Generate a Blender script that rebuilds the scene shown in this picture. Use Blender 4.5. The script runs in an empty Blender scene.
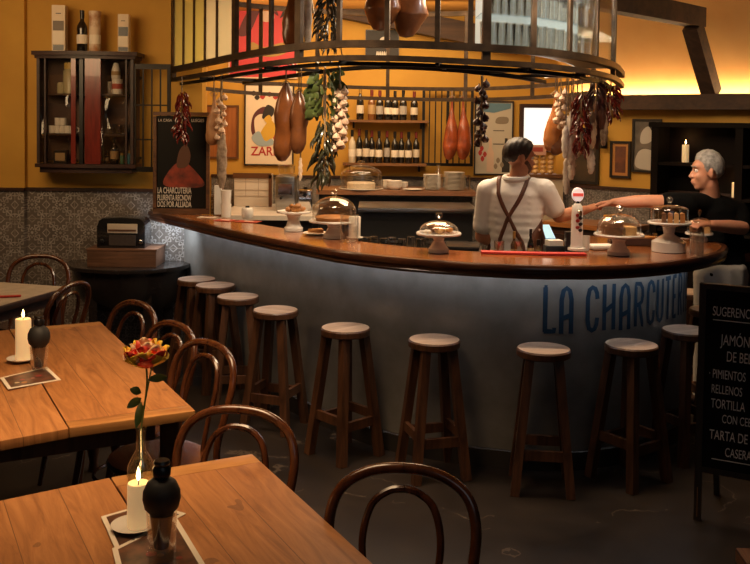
import bpy, bmesh, math, random
from mathutils import Vector as V, Matrix as Mx, Euler
random.seed(7)
PI = math.pi
SC = bpy.context.scene
COL = SC.collection
R = math.radians

# ------------------------------------------------------------------ camera
F = 930.0; PPY = 159.35; EYE = 1.85
CAMR = Mx.Rotation(R(87.7), 3, 'X') @ Mx.Rotation(R(0.7), 3, 'Z')
cd = bpy.data.cameras.new('camera'); cam = bpy.data.objects.new('camera', cd); COL.objects.link(cam)
cam.location = (0, 0, EYE); cam.rotation_euler = CAMR.to_euler()
cd.sensor_width = 36; cd.lens = F / 750 * 36; cd.shift_y = (PPY - 282) / 750; cd.clip_start = .05
SC.camera = cam

# ------------------------------------------------------------------ world, lights, exposure
SC.view_settings.view_transform = 'Standard'; SC.view_settings.look = 'None'
SC.view_settings.exposure = -0.18; SC.view_settings.gamma = 1; SC.view_settings.use_curve_mapping = False
w = bpy.data.worlds.new('world'); SC.world = w; w.use_nodes = True
w.node_tree.nodes['Background'].inputs[0].default_value = (.75, .85, 1, 1)
w.node_tree.nodes['Background'].inputs[1].default_value = .006
WARM = (1, .68, .37); COOL = (.72, .86, 1)
def area(name, loc, size, power, col, target=None, sy=None, spread=None):
    l = bpy.data.lights.new(name, 'AREA'); l.energy = power; l.color = col; l.size = size
    if sy: l.shape = 'RECTANGLE'; l.size_y = sy
    if spread: l.spread = spread
    o = bpy.data.objects.new(name, l); COL.objects.link(o); o.location = loc
    d = V(target) - V(loc) if target else V((0, 0, -1))
    o.rotation_euler = d.to_track_quat('-Z', 'Y').to_euler()
    return o
def point(name, loc, power, col, rad=.03):
    l = bpy.data.lights.new(name, 'POINT'); l.energy = power; l.color = col; l.shadow_soft_size = rad
    o = bpy.data.objects.new(name, l); COL.objects.link(o); o.location = loc; return o
area('bar_ceiling_light', (.2, 7.0, 2.85), 1.6, 58, WARM, sy=1.2)
area('back_wall_light', (-.3, 8.3, 2.8), 2.6, 42, WARM, (-.3, 9.4, 1.6), sy=.3)
area('counter_light', (.7, 6.1, 2.8), 1.2, 45, (1, .74, .48), (.7, 5.6, 1.1), sy=.5)
area('table_light', (-.9, 3.0, 2.75), 1.2, 23, (1, .66, .36), (-.9, 3.4, .7), spread=R(85))
area('left_wall_light', (-2.6, 5.4, 2.8), 1.2, 38, (1, .66, .34), (-2.3, 7.3, 1.9))
area('front_window_light', (1.2, -.6, 2.6), 2.4, 5, (.9, .94, 1), (.4, 5.2, .8), sy=1.2)
area('front_bar_fill', (.35, 4.75, 2.9), 2.6, 15, (1, .74, .50), (.35, 5.0, 1.0), sy=.15, spread=R(75))  # unseen warm strip added to brighten the stool tops and counter
point('rack_lamp', (.95, 5.55, 2.78), 7, (.86, .93, 1), .05)
area('man_face_fill', (1.5, 5.0, 2.85), .4, 11, (1, .74, .50), (2.0, 6.0, 1.5))  # unseen fill added to brighten the man's face
area('bunch_fill', (.75, 4.75, 2.88), .3, 12, (1, .76, .52), (1.4, 6.0, 1.85), spread=R(60))  # unseen fill added to brighten the hanging bunch on the right
area('ham_fill', (-.25, 4.6, 2.88), .3, 6, (1, .74, .48), (-.4, 5.6, 1.8), spread=R(60))  # unseen fill added to light the hanging hams from the front
area('right_wall_light', (1.6, 7.1, 2.75), .8, 5, WARM, (2.1, 8.0, 1.6))  # area light aimed at the right wall
area('left_end_spot', (-1.56, 6.98, 1.03), .25, 2.2, (.8, .9, 1), (-1.62, 7.3, .8), sy=.1)

# ------------------------------------------------------------------ picture -> place helpers
def ray(px, py): return CAMR @ V(((px - 375) / F, -(py - PPY) / F, -1))
def P(px, py, D): d = ray(px, py); return V((0, 0, EYE)) + d * (D / d.y)
def G(px, py, z): d = ray(px, py); return V((0, 0, EYE)) + d * ((z - EYE) / d.z)
def HIT(px, py, pp, n): d = ray(px, py); o = V((0, 0, EYE)); return o + d * ((V(pp) - o).dot(n) / d.dot(n))
LWY = 7.3; BWY = 9.4
RWA = V((1.676, 8.61, 0)); RWB = V((3.3, 7.15, 0)); RWD = (RWB - RWA).normalized(); RWN = V((-RWD.y, RWD.x, 0))
RWROT = math.atan2(RWD.y, RWD.x)
PLANES = {'L': (V((0, LWY, 0)), V((0, 1, 0)), 0), 'B': (V((0, BWY, 0)), V((0, 1, 0)), 0), 'R': (RWA, RWN, RWROT)}

# ------------------------------------------------------------------ materials
def sock(nt, v):
    if hasattr(v, 'is_output') or hasattr(v, 'links'): return v
    n = nt.nodes.new('ShaderNodeValue'); n.outputs[0].default_value = v; return n.outputs[0]
class NT:
    def __init__(s, nt): s.nt = nt
    def m(s, op, a, b=None, c=None):
        n = s.nt.nodes.new('ShaderNodeMath'); n.operation = op
        for i, v in enumerate((a, b, c)):
            if v is None: continue
            if isinstance(v, (int, float)): n.inputs[i].default_value = v
            else: s.nt.links.new(v, n.inputs[i])
        return n.outputs[0]
    def coord(s, kind='Object', scale=(1, 1, 1), rot=(0, 0, 0)):
        t = s.nt.nodes.new('ShaderNodeTexCoord'); mp = s.nt.nodes.new('ShaderNodeMapping')
        mp.inputs['Scale'].default_value = scale; mp.inputs['Rotation'].default_value = rot
        s.nt.links.new(t.outputs[kind], mp.inputs[0]); return mp.outputs[0]
    def xyz(s, v):
        n = s.nt.nodes.new('ShaderNodeSeparateXYZ'); s.nt.links.new(v, n.inputs[0]); return n.outputs
    def noise(s, v, scale=5, detail=4, rough=.55, dist=0):
        n = s.nt.nodes.new('ShaderNodeTexNoise'); s.nt.links.new(v, n.inputs['Vector'])
        n.inputs['Scale'].default_value = scale; n.inputs['Detail'].default_value = detail
        n.inputs['Roughness'].default_value = rough; n.inputs['Distortion'].default_value = dist
        return n.outputs['Fac']
    def ramp(s, f, stops):
        n = s.nt.nodes.new('ShaderNodeValToRGB'); e = n.color_ramp.elements
        while len(e) < len(stops): e.new(.5)
        for i, (p, c) in enumerate(stops): e[i].position = p; e[i].color = (*c, 1)
        s.nt.links.new(f, n.inputs[0]); return n.outputs[0]
    def mix(s, f, a, b):
        n = s.nt.nodes.new('ShaderNodeMix'); n.data_type = 'RGBA'
        for i, v in ((0, f), (6, a), (7, b)):
            if isinstance(v, (int, float)): n.inputs[i].default_value = v
            elif isinstance(v, tuple): n.inputs[i].default_value = (*v, 1)
            else: s.nt.links.new(v, n.inputs[i])
        return n.outputs[2]
    def bump(s, h, strength=.2, dist=.01):
        n = s.nt.nodes.new('ShaderNodeBump'); n.inputs['Strength'].default_value = strength; n.inputs['Distance'].default_value = dist
        s.nt.links.new(h, n.inputs['Height']); return n.outputs[0]
MATS = {}
def mat(name, col, rough=.5, metal=0, col2=None, scale=6, stretch=(1, 1, 1), bump=0, emit=None, estr=0, coat=0, spec=.5, sss=0, lo=.35, hi=.65, detail=4):
    if name in MATS: return MATS[name]
    m = bpy.data.materials.new(name); m.use_nodes = True; MATS[name] = m
    b = m.node_tree.nodes['Principled BSDF']; t = NT(m.node_tree)
    b.inputs['Base Color'].default_value = (*col, 1); b.inputs['Roughness'].default_value = rough; b.inputs['Metallic'].default_value = metal
    b.inputs['Coat Weight'].default_value = coat; b.inputs['Specular IOR Level'].default_value = spec
    if sss: b.inputs['Subsurface Weight'].default_value = sss; b.inputs['Subsurface Radius'].default_value = (.02, .01, .005)
    if col2 or bump:
        f = t.noise(t.coord('Object', stretch), scale, detail)
        if col2: m.node_tree.links.new(t.ramp(f, [(lo, col), (hi, col2)]), b.inputs['Base Color'])
        if bump: m.node_tree.links.new(t.bump(f, bump), b.inputs['Normal'])
    if emit: b.inputs['Emission Color'].default_value = (*emit, 1); b.inputs['Emission Strength'].default_value = estr
    return m
def glass(name, tint=(1, 1, 1), base=.06, rough=.03, edge=.55):
    m = bpy.data.materials.new(name); m.use_nodes = True; nt = m.node_tree; MATS[name] = m
    nt.nodes.clear(); o = nt.nodes.new('ShaderNodeOutputMaterial'); tr = nt.nodes.new('ShaderNodeBsdfTransparent'); gl = nt.nodes.new('ShaderNodeBsdfGlossy')
    tr.inputs[0].default_value = (*tint, 1); gl.inputs[0].default_value = (1, 1, 1, 1); gl.inputs['Roughness'].default_value = rough
    lw = nt.nodes.new('ShaderNodeLayerWeight'); lw.inputs[0].default_value = .35; t = NT(nt)
    f = t.m('MULTIPLY_ADD', t.m('POWER', lw.outputs['Facing'], 2.2), edge, base)
    mx = nt.nodes.new('ShaderNodeMixShader'); nt.links.new(f, mx.inputs[0]); nt.links.new(tr.outputs[0], mx.inputs[1]); nt.links.new(gl.outputs[0], mx.inputs[2]); nt.links.new(mx.outputs[0], o.inputs[0])
    return m
def wood(name, c1, c2, rough=.4, axis=0, scale=3.0, coat=0, bump=.08, knots=True):
    m = bpy.data.materials.new(name); m.use_nodes = True; nt = m.node_tree; t = NT(nt); MATS[name] = m
    b = nt.nodes['Principled BSDF']; st = [9, 9, 9]; st[axis] = .8
    v = t.coord('Object', tuple(st)); f = t.noise(v, scale, 6, .6, .6)
    f2 = t.noise(t.coord('Object', (1.2, 1.2, 1.2)), 2.6, 3)
    g = t.m('ADD', t.m('MULTIPLY', f, .65), t.m('MULTIPLY', f2, .35))
    nt.links.new(t.ramp(g, [(.40, c2), (.60, c1)]), b.inputs['Base Color'])
    b.inputs['Roughness'].default_value = rough; b.inputs['Coat Weight'].default_value = coat; b.inputs['Coat Roughness'].default_value = .12
    if bump: nt.links.new(t.bump(f, bump, .005), b.inputs['Normal'])
    return m
WALLY = mat('yellow_plaster', (.54, .295, .04), .75, 0, (.45, .23, .028), 2.2, bump=.05, lo=.3, hi=.75)
SLOPEM = mat('glow_paled_plaster', (.62, .37, .13), .8, 0, (.54, .30, .09), 1.5)  # ceiling ochre desaturated: whiteness of the cove glow put into the colour
CEILM = mat('ochre_ceiling', (.60, .31, .06), .8, 0, (.52, .25, .045), 1.5)
FLOORM = bpy.data.materials.new('dark_polished_concrete'); FLOORM.use_nodes = True
def _floor():
    nt = FLOORM.node_tree; t = NT(nt); b = nt.nodes['Principled BSDF']; v = t.coord('Object')
    a = t.noise(v, 1.6, 8, .65, .4)
    vo = nt.nodes.new('ShaderNodeTexVoronoi'); vo.feature = 'DISTANCE_TO_EDGE'; vo.inputs['Scale'].default_value = .85
    mp = t.nt.nodes.new('ShaderNodeVectorMath'); mp.operation = 'ADD'
    nz = nt.nodes.new('ShaderNodeTexNoise'); nz.inputs['Scale'].default_value = 2.5; nz.inputs['Detail'].default_value = 5; nt.links.new(v, nz.inputs['Vector'])
    nt.links.new(v, mp.inputs[0]); nt.links.new(nz.outputs['Color'], mp.inputs[1]); nt.links.new(mp.outputs[0], vo.inputs['Vector'])
    vein = t.m('MULTIPLY', t.m('LESS_THAN', vo.outputs['Distance'], .006), t.m('MULTIPLY', t.m('GREATER_THAN', t.noise(v, 2.3, 2), .5), .22))
    base = t.ramp(a, [(.3, (.010, .0065, .0045)), (.55, (.023, .015, .010)), (.75, (.046, .030, .019))])
    nt.links.new(t.mix(vein, base, (.3, .22, .15)), b.inputs['Base Color'])
    nt.links.new(t.m('MULTIPLY_ADD', a, .3, .34), b.inputs['Roughness'])
    b.inputs['Specular IOR Level'].default_value = .3
    nt.links.new(t.bump(a, .08), b.inputs['Normal'])
_floor()
def tile_mat(name, size, c_bg, c_bg2, c_fg, ox=0, oz=0, amount=.85):
    m = bpy.data.materials.new(name); m.use_nodes = True; nt = m.node_tree; t = NT(nt); b = nt.nodes['Principled BSDF']
    v = t.coord('Object'); X, Y, Z = t.xyz(v)
    def cell(s, o): return t.m('SUBTRACT', t.m('FRACT', t.m('DIVIDE', t.m('ADD', s, o), size)), .5)
    x = cell(X, ox + 20 * size); z = cell(Z, oz + 20 * size)
    ax = t.m('ABSOLUTE', x); az = t.m('ABSOLUTE', z)
    r = t.m('SQRT', t.m('ADD', t.m('MULTIPLY', x, x), t.m('MULTIPLY', z, z)))
    u = t.m('MULTIPLY', t.m('ADD', ax, az), .7071); vv = t.m('ABSOLUTE', t.m('MULTIPLY', t.m('SUBTRACT', ax, az), .7071))
    th = t.m('ARCTAN2', z, x)
    inr = t.m('MULTIPLY', t.m('GREATER_THAN', u, .17), t.m('LESS_THAN', u, .63))
    stem = t.m('MULTIPLY', t.m('LESS_THAN', vv, .017), inr)
    leaf = t.m('MULTIPLY', t.m('LESS_THAN', t.m('ABSOLUTE', t.m('SUBTRACT', vv, t.m('MULTIPLY', t.m('ABSOLUTE', t.m('SINE', t.m('MULTIPLY', u, 19))), .115))), .027), inr)
    ring = t.m('LESS_THAN', t.m('ABSOLUTE', t.m('SUBTRACT', r, t.m('MULTIPLY_ADD', t.m('COSINE', t.m('MULTIPLY', th, 8)), .028, .15))), .022)
    dot = t.m('LESS_THAN', r, .05)
    bx = t.m('SUBTRACT', .5, t.m('MAXIMUM', ax, az))
    mid = t.m('LESS_THAN', t.m('ABSOLUTE', t.m('SUBTRACT', t.m('ADD', t.m('SUBTRACT', .5, t.m('MAXIMUM', ax, az)), t.m('MULTIPLY', t.m('MINIMUM', ax, az), .9)), .13)), .02)
    fg = t.m('MINIMUM', t.m('ADD', t.m('ADD', stem, leaf), t.m('ADD', t.m('ADD', ring, dot), mid)), 1)
    wear = t.ramp(t.noise(v, 14, 5), [(.32, (.25,) * 3), (.6, (1,) * 3)])
    fac = t.m('MULTIPLY', t.m('MULTIPLY', fg, wear), amount)
    bg = t.ramp(t.noise(v, 5, 5), [(.35, c_bg), (.65, c_bg2)])
    c = t.mix(fac, bg, c_fg); c = t.mix(t.m('MULTIPLY', t.m('LESS_THAN', bx, .014), .6), c, (.3, .26, .22))
    nt.links.new(c, b.inputs['Base Color']); b.inputs['Roughness'].default_value = .42
    return m
TILE = tile_mat('patterned_cement_tiles', .222, (.155, .125, .105), (.11, .088, .073), (.52, .48, .44), ox=.135, oz=.05, amount=.68)
WPAPER = tile_mat('small_grey_patterned_tiles', .16, (.12, .105, .095), (.085, .075, .066), (.36, .33, .30), amount=.7)
BLACK = mat('black_paint', (.006, .005, .005), .35)
IRON = mat('dark_brown_iron', (.055, .038, .026), .42, .75, (.10, .066, .042), 12)
IRONB = mat('black_iron', (.015, .012, .010), .45, .6)
STEEL = mat('brushed_steel', (.42, .42, .42), .28, 1, (.30, .30, .30), 4, (1, 1, 30))
CHROME = mat('chrome', (.75, .72, .68), .12, 1)
BARWOOD = wood('varnished_counter_wood', (.34, .115, .030), (.17, .048, .012), .2, 0, 3, coat=.55)
NOSE = wood('dark_mahogany_moulding', (.085, .026, .010), (.04, .012, .005), .28, 0, 3, coat=.4)
STOOLW = wood('worn_brown_stool_wood', (.12, .048, .020), (.045, .017, .007), .42, 2, 3)
STOOLT = wood('pale_worn_seat_wood', (.62, .46, .34), (.40, .26, .17), .3, 0, 2.5)
TABLEW = wood('orange_pine_table_wood', (.47, .20, .058), (.22, .078, .020), .5, 1, 2.4)
def _planks():
    m = TABLEW; nt = m.node_tree; t = NT(nt); b = nt.nodes['Principled BSDF']; X, Y, Z = t.xyz(t.coord('Object'))
    q = t.m('DIVIDE', X, .152); idx = t.m('FLOOR', q); fr = t.m('FRACT', q)
    cmb = nt.nodes.new('ShaderNodeCombineXYZ'); nt.links.new(t.m('MULTIPLY', X, 11), cmb.inputs[0]); nt.links.new(t.m('ADD', t.m('MULTIPLY', Y, 1.1), t.m('MULTIPLY', idx, 3.7)), cmb.inputs[1]); nt.links.new(t.m('MULTIPLY', idx, 1.3), cmb.inputs[2])
    f = t.noise(cmb.outputs[0], 2.4, 7, .65, 1.2); kn = t.noise(t.coord('Object', (5, 3, 1)), 1.7, 2)
    c = t.ramp(f, [(.34, (.25, .092, .025)), (.5, (.36, .145, .042)), (.68, (.46, .20, .064))])
    c = t.mix(t.m('MULTIPLY', t.m('GREATER_THAN', kn, .70), .55), c, (.13, .042, .012))
    c = t.mix(t.m('MULTIPLY', t.m('LESS_THAN', fr, .016), .7), c, (.06, .02, .008))
    nt.links.new(c, b.inputs['Base Color'])
_planks()
TABLED = wood('dark_table_leg_wood', (.10, .04, .018), (.05, .02, .01), .45, 2, 3)
CHAIRW = wood('glossy_bentwood', (.125, .038, .012), (.045, .013, .005), .24, 2, 3, coat=.5)
DARKW = wood('dark_stained_wood', (.042, .013, .006), (.018, .006, .003), .5, 0, 3)
BEAMW = wood('old_beam_wood', (.055, .026, .012), (.025, .011, .006), .75, 0, 2)
REDW = mat('red_brown_mahogany', (.19, .026, .016), .22, 0, (.12, .018, .012), 5, (8, 8, 1), coat=.4)
METALP = mat('grey_metal_panel', (.27, .255, .232), .42, .3, (.215, .20, .18), 7, bump=.04, detail=7)
WHITE = mat('white_ceramic', (.74, .70, .64), .25, coat=.3)
CREAM = mat('cream_wax', (.86, .70, .44), .5, sss=.4, emit=(1, .62, .28), estr=.35)  # flame glow through the wax put into the material as emission
WAXU = mat('pale_wax', (.82, .74, .62), .5)
FLAME = mat('candle_flame', (1, .7, .3), emit=(1, .66, .25), estr=14)
GLASS = glass('clear_glass', (.97, .97, .96), .10, .05, .75); PANE = glass('cabinet_pane', (.96, .95, .93), .05, .04, .35)
DOME = glass('dome_glass', (.95, .93, .90), .09, .06, .85)
PAPER = mat('warm_white_paper', (.72, .64, .52), .7)
SKIN = mat('tanned_skin', (.50, .22, .125), .5, sss=.12)
SKIN2 = mat('ruddy_skin', (.56, .26, .16), .5, sss=.12)
HAIRD = mat('dark_hair', (.014, .009, .007), .5, 0, (.035, .022, .015), 60)
HAIRG = mat('grey_hair', (.40, .38, .36), .6, 0, (.20, .19, .18), 45)
SHIRTW = mat('white_cotton', (.84, .80, .75), .8, bump=.5, scale=5, detail=2)
SHIRTB = mat('black_cotton', (.004, .004, .004), .95, spec=.08)
LEATHER = mat('brown_leather', (.14, .045, .02), .5, 0, (.09, .03, .014), 12)
HAMM = mat('cured_ham_rind', (.25, .080, .020), .3, 0, (.085, .026, .008), 7, coat=.3, bump=.3, lo=.3, hi=.7)
HAMR = mat('smoked_red_ham', (.30, .062, .018), .28, 0, (.13, .024, .008), 10, coat=.3, bump=.2)
CHILI = mat('dried_red_chili', (.20, .016, .011), .22, 0, (.07, .008, .006), 8, coat=.5)
GARLIC = mat('garlic_skin', (.74, .58, .42), .55, 0, (.62, .40, .26), 16)
SAUSW = mat('white_mould_sausage', (.62, .55, .47), .85, 0, (.42, .34, .27), 22, bump=.3)
SAUSD = mat('dark_cured_sausage', (.05, .018, .012), .4, 0, (.10, .04, .022), 16, bump=.3)
LEAFM = mat('dried_dark_leaves', (.030, .050, .014), .5, 0, (.07, .075, .020), 6)
CORD = mat('twine', (.35, .24, .13), .8)
DISH = mat('baked_pastry', (.55, .24, .06), .5, 0, (.32, .12, .03), 14, bump=.4)
CAKED = mat('dark_cake', (.12, .05, .022), .6, 0, (.22, .10, .04), 18, bump=.4)
GREY = mat('dark_appliance', (.035, .035, .036), .3, .5)
REDP = mat('red_rubber', (.50, .03, .025), .45)
BLUEL = mat('blue_lettering', (.004, .025, .055), .6, 0, (.008, .038, .078), 9)
CHALK = mat('white_chalk', (.9, .88, .84), .9)
BOARD = mat('blackboard', (.006, .006, .006), .8, 0, (.010, .009, .009), 4, spec=.15)

# ------------------------------------------------------------------ mesh builder
def catmull(pts, n=8, closed=False):
    pts = [V(p) for p in pts]; out = []; N = len(pts)
    segs = N if closed else N - 1
    for i in range(segs):
        if closed: a, b, c, d = pts[(i - 1) % N], pts[i], pts[(i + 1) % N], pts[(i + 2) % N]
        else: a, b, c, d = pts[max(i - 1, 0)], pts[i], pts[i + 1], pts[min(i + 2, N - 1)]
        for k in range(n):
            t = k / n
            out.append(.5 * ((2 * b) + (c - a) * t + (2 * a - 5 * b + 4 * c - d) * t * t + (3 * b - a - 3 * c + d) * t ** 3))
    if not closed: out.append(pts[-1])
    return out
class MB:
    def __init__(s): s.bm = bmesh.new(); s.mi = 0
    def faces(s, vs, fs):
        v = [s.bm.verts.new(p) for p in vs]
        for f in fs:
            try: q = s.bm.faces.new([v[i] for i in f]); q.material_index = s.mi
            except ValueError: pass
        return s
    def box(s, c, d, rz=0, top=1.0, M=None):
        h = [x / 2 for x in d]; vs = []
        for z in (-1, 1):
            k = top if z > 0 else 1
            for x, y in ((-1, -1), (1, -1), (1, 1), (-1, 1)):
                p = V((x * h[0] * k, y * h[1] * k, z * h[2]))
                p = (M @ p) if M else (Mx.Rotation(rz, 3, 'Z') @ p)
                vs.append(p + V(c))
        return s.faces(vs, [(3, 2, 1, 0), (4, 5, 6, 7), (0, 1, 5, 4), (1, 2, 6, 5), (2, 3, 7, 6), (3, 0, 4, 7)])
    def bar(s, a, b, w, h=None, up=(0, 0, 1), taper=1.0):
        a, b = V(a), V(b); h = h or w; d = (b - a).normalized(); u = V(up)
        if abs(d.dot(u)) > .98: u = V((0, 1, 0))
        sx = d.cross(u).normalized(); sy = sx.cross(d).normalized(); vs = []
        for p, k in ((a, 1), (b, taper)):
            for x, y in ((-1, -1), (1, -1), (1, 1), (-1, 1)): vs.append(p + sx * (x * w / 2 * k) + sy * (y * h / 2 * k))
        return s.faces(vs, [(3, 2, 1, 0), (4, 5, 6, 7), (0, 1, 5, 4), (1, 2, 6, 5), (2, 3, 7, 6), (3, 0, 4, 7)])
    def tube(s, pts, r, n=8, closed=False, flat=1.0):
        pts = [V(p) for p in pts]; N = len(pts); rs = r if isinstance(r, (list, tuple)) else [r] * N
        rings = []; ref = None
        for i, p in enumerate(pts):
            t = (pts[(i + 1) % N] - pts[i - 1]) if closed else (pts[min(i + 1, N - 1)] - pts[max(i - 1, 0)])
            t.normalize()
            if ref is None:
                ref = t.cross(V((0, 0, 1)))
                if ref.length < .1: ref = t.cross(V((0, 1, 0)))
            ref = (ref - t * ref.dot(t)).normalized(); b = t.cross(ref)
            rings.append([s.bm.verts.new(p + (ref * math.cos(2 * PI * k / n) + b * math.sin(2 * PI * k / n) * flat) * rs[i]) for k in range(n)])
        for i in range(N if closed else N - 1):
            A, B = rings[i], rings[(i + 1) % N]
            for k in range(n):
                q = s.bm.faces.new((A[k], A[(k + 1) % n], B[(k + 1) % n], B[k])); q.material_index = s.mi
        if not closed:
            for ring in (rings[0][::-1], rings[-1]):
                q = s.bm.faces.new(ring); q.material_index = s.mi
        return s
    def lathe(s, prof, c=(0, 0, 0), n=20, sx=1, sy=1, M=None):
        rings = []
        for r, z in prof:
            ring = []
            for k in range(n if r > 1e-5 else 1):
                p = V((r * sx * math.cos(2 * PI * k / n), r * sy * math.sin(2 * PI * k / n), z))
                if M: p = M @ p
                ring.append(s.bm.verts.new(p + V(c)))
            rings.append(ring)
        for A, B in zip(rings, rings[1:]):
            for k in range(n):
                a = [A[k % len(A)], A[(k + 1) % len(A)], B[(k + 1) % len(B)], B[k % len(B)]]
                a = list(dict.fromkeys(a))
                if len(a) > 2: q = s.bm.faces.new(a); q.material_index = s.mi
        for ring, rv in ((rings[0], True), (rings[-1], False)):
            if len(ring) > 2: q = s.bm.faces.new(ring[::-1] if rv else ring); q.material_index = s.mi
        return s
    def ell(s, c, d, M=None, sub=2):
        T = Mx.Translation(V(c)) @ ((M.to_4x4()) if M else Mx.Identity(4)) @ Mx.Diagonal((*d, 1))
        n0 = len(s.bm.faces); bmesh.ops.create_icosphere(s.bm, subdivisions=sub, radius=1, matrix=T)
        s.bm.faces.ensure_lookup_table()
        for f in s.bm.faces[n0:]: f.material_index = s.mi
        return s
    def prism(s, pts, z0, z1):
        n = len(pts); vs = [V((x, y, z0)) for x, y in pts] + [V((x, y, z1)) for x, y in pts]
        return s.faces(vs, [tuple(range(n))[::-1], tuple(range(n, 2 * n))] + [(i, (i + 1) % n, n + (i + 1) % n, n + i) for i in range(n)])
    def plate(s, pts, y0, y1):            # outline in x,z given thickness in y (front face at y0)
        n = len(pts); vs = [V((x, y0, z)) for x, z in pts] + [V((x, y1, z)) for x, z in pts]
        return s.faces(vs, [tuple(range(n)), tuple(range(n, 2 * n))[::-1]] + [(i, n + i, n + (i + 1) % n, (i + 1) % n) for i in range(n)])
    def band(s, prof, path, closed=False):   # path: [(p, normal)], prof: [(offset along normal, z)] closed ring
        rings = [[s.bm.verts.new(V((p.x + n.x * o, p.y + n.y * o, p.z + z))) for o, z in prof] for p, n in path]; K = len(prof)
        L = len(rings)
        for i in range(L if closed else L - 1):
            A, B = rings[i], rings[(i + 1) % L]
            for k in range(K):
                q = s.bm.faces.new((A[k], A[(k + 1) % K], B[(k + 1) % K], B[k])); q.material_index = s.mi
        if not closed:
            for ring in (rings[0][::-1], rings[-1]):
                q = s.bm.faces.new(ring); q.material_index = s.mi
        return s
    def build(s, name, mats, parent=None, loc=(0, 0, 0), bevel=0, rot=None, ang=38):
        bm = s.bm
        bmesh.ops.recalc_face_normals(bm, faces=bm.faces[:])
        if bevel:
            ed = [e for e in bm.edges if len(e.link_faces) == 2 and e.calc_face_angle(0) > R(30)]
            bmesh.ops.bevel(bm, geom=ed, offset=bevel, segments=2, affect='EDGES', profile=.6)
        for e in bm.edges: e.smooth = not (len(e.link_faces) == 2 and e.calc_face_angle(0) > R(ang))
        for f in bm.faces: f.smooth = True
        me = bpy.data.meshes.new(name); bm.to_mesh(me); bm.free()
        for m in (mats if isinstance(mats, (list, tuple)) else [mats]): me.materials.append(m)
        o = bpy.data.objects.new(name, me); COL.objects.link(o); o.location = loc
        if rot: o.rotation_euler = rot
        if parent: o.parent = parent
        return o
def tag(o, label=None, cat=None, group=None, kind=None):
    if label: o['label'] = label
    if cat: o['category'] = cat
    if group: o['group'] = group
    if kind: o['kind'] = kind
    return o
def T(name, label, cat, loc=(0, 0, 0), rz=0, group=None):
    o = bpy.data.objects.new(name, None); COL.objects.link(o); o.location = loc; o.rotation_euler = (0, 0, rz); o.empty_display_size = .05
    return tag(o, label, cat, group)
def dup(root, loc, rz=0, label=None, group=None, scale=None):
    r = root.copy(); COL.objects.link(r); r.location = loc; r.rotation_euler = (0, 0, rz)
    if scale: r.scale = scale
    if label: r['label'] = label
    if group: r['group'] = group
    for ch in list(root.children):
        c = ch.copy(); COL.objects.link(c); c.parent = r
        for g in list(ch.children):
            d = g.copy(); COL.objects.link(d); d.parent = c
    return r
def inst(src_mesh, name, parent, loc, rot=(0, 0, 0), sc=(1, 1, 1)):
    o = bpy.data.objects.new(name, src_mesh); COL.objects.link(o); o.parent = parent; o.location = loc; o.rotation_euler = rot; o.scale = sc; return o
def struct(o): o['kind'] = 'structure'; return o
def bakemesh(o, name):
    dg = bpy.context.evaluated_depsgraph_get(); dg.update()
    me = bpy.data.meshes.new_from_object(o.evaluated_get(dg)); me.name = name; return me
def text(s, size, m, parent, loc, rot=(PI / 2, 0, 0), name='lettering', ext=.0015, sx=1.0, off=0, align='LEFT', shear=0):
    c = bpy.data.curves.new(name, 'FONT'); c.body = s; c.size = size; c.extrude = ext; c.offset = off; c.align_x = align; c.shear = shear
    t = bpy.data.objects.new(name, c); COL.objects.link(t)
    me = bakemesh(t, name); bpy.data.objects.remove(t); bpy.data.curves.remove(c)
    me.materials.append(m)
    o = bpy.data.objects.new(name, me); COL.objects.link(o); o.parent = parent; o.location = loc; o.rotation_euler = rot; o.scale = (sx, 1, 1); return o
# ------------------------------------------------------------------ the room
struct(MB().box((0, 4.5, -.05), (10.5, 12, .1)).build('floor', FLOORM))
struct(MB().box((-.4, 5.1, 3.0), (8.8, 10.8, .1)).build('ceiling', CEILM))
LWX1 = -1.36
struct(MB().box(((-4.6 + LWX1) / 2, LWY + .075, 1.48), (LWX1 + 4.6, .15, 2.95)).build('wall_left', WALLY))
px = P(24.5, 120, LWY - .06)
struct(MB().box(((-4.6 + px.x) / 2, LWY - .03, 1.48), (px.x + 4.6, .06, 2.95)).build('wall_pier', WALLY))
struct(MB().box(((-4.6 + LWX1) / 2 + .0, LWY - .01, .64), (LWX1 + 4.6, .02, 1.28)).build('wall_left_tiling', TILE))
struct(MB().box(((-4.6 + px.x) / 2, LWY - .046, .64), (px.x + 4.608, .072, 1.28)).build('wall_pier_tiling', TILE))
struct(MB().box(((px.x + LWX1) / 2, LWY - .018, 1.292), (LWX1 - px.x, .036, .024)).box(((-4.6 + px.x) / 2, LWY - .078, 1.292), (px.x + 4.612, .036, .024)).build('trim_1', DARKW))
a = V((LWX1, LWY + .15, 0)); b = V((-1.7, BWY, 0))
struct(MB().faces([a, b, b + V((-.1, 0, 0)), a + V((-.1, 0, 0))] + [p + V((0, 0, 2.95)) for p in (a, b, b + V((-.1, 0, 0)), a + V((-.1, 0, 0)))],
    [(0, 1, 2, 3), (7, 6, 5, 4), (0, 4, 5, 1), (1, 5, 6, 2), (2, 6, 7, 3), (3, 7, 4, 0)]).build('wall_return', WALLY))
struct(MB().box((.15, BWY + .075, 1.475), (4.0, .15, 2.95)).build('wall_back', WALLY))
struct(MB().box((.1, BWY - .01, .64), (3.5, .02, 1.28)).build('wall_back_tiling', WPAPER))
struct(MB().box((.1, BWY - .02, 1.292), (3.5, .04, .024)).build('trim_2', DARKW))
m_ = (RWA + RWB) / 2; L_ = (RWB - RWA).length
def rw(s, o, z): return RWA + RWD * s - RWN * (-o) * 1 + V((0, 0, z))
RIN = -RWN if RWN.y > 0 else RWN        # towards the room
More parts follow.
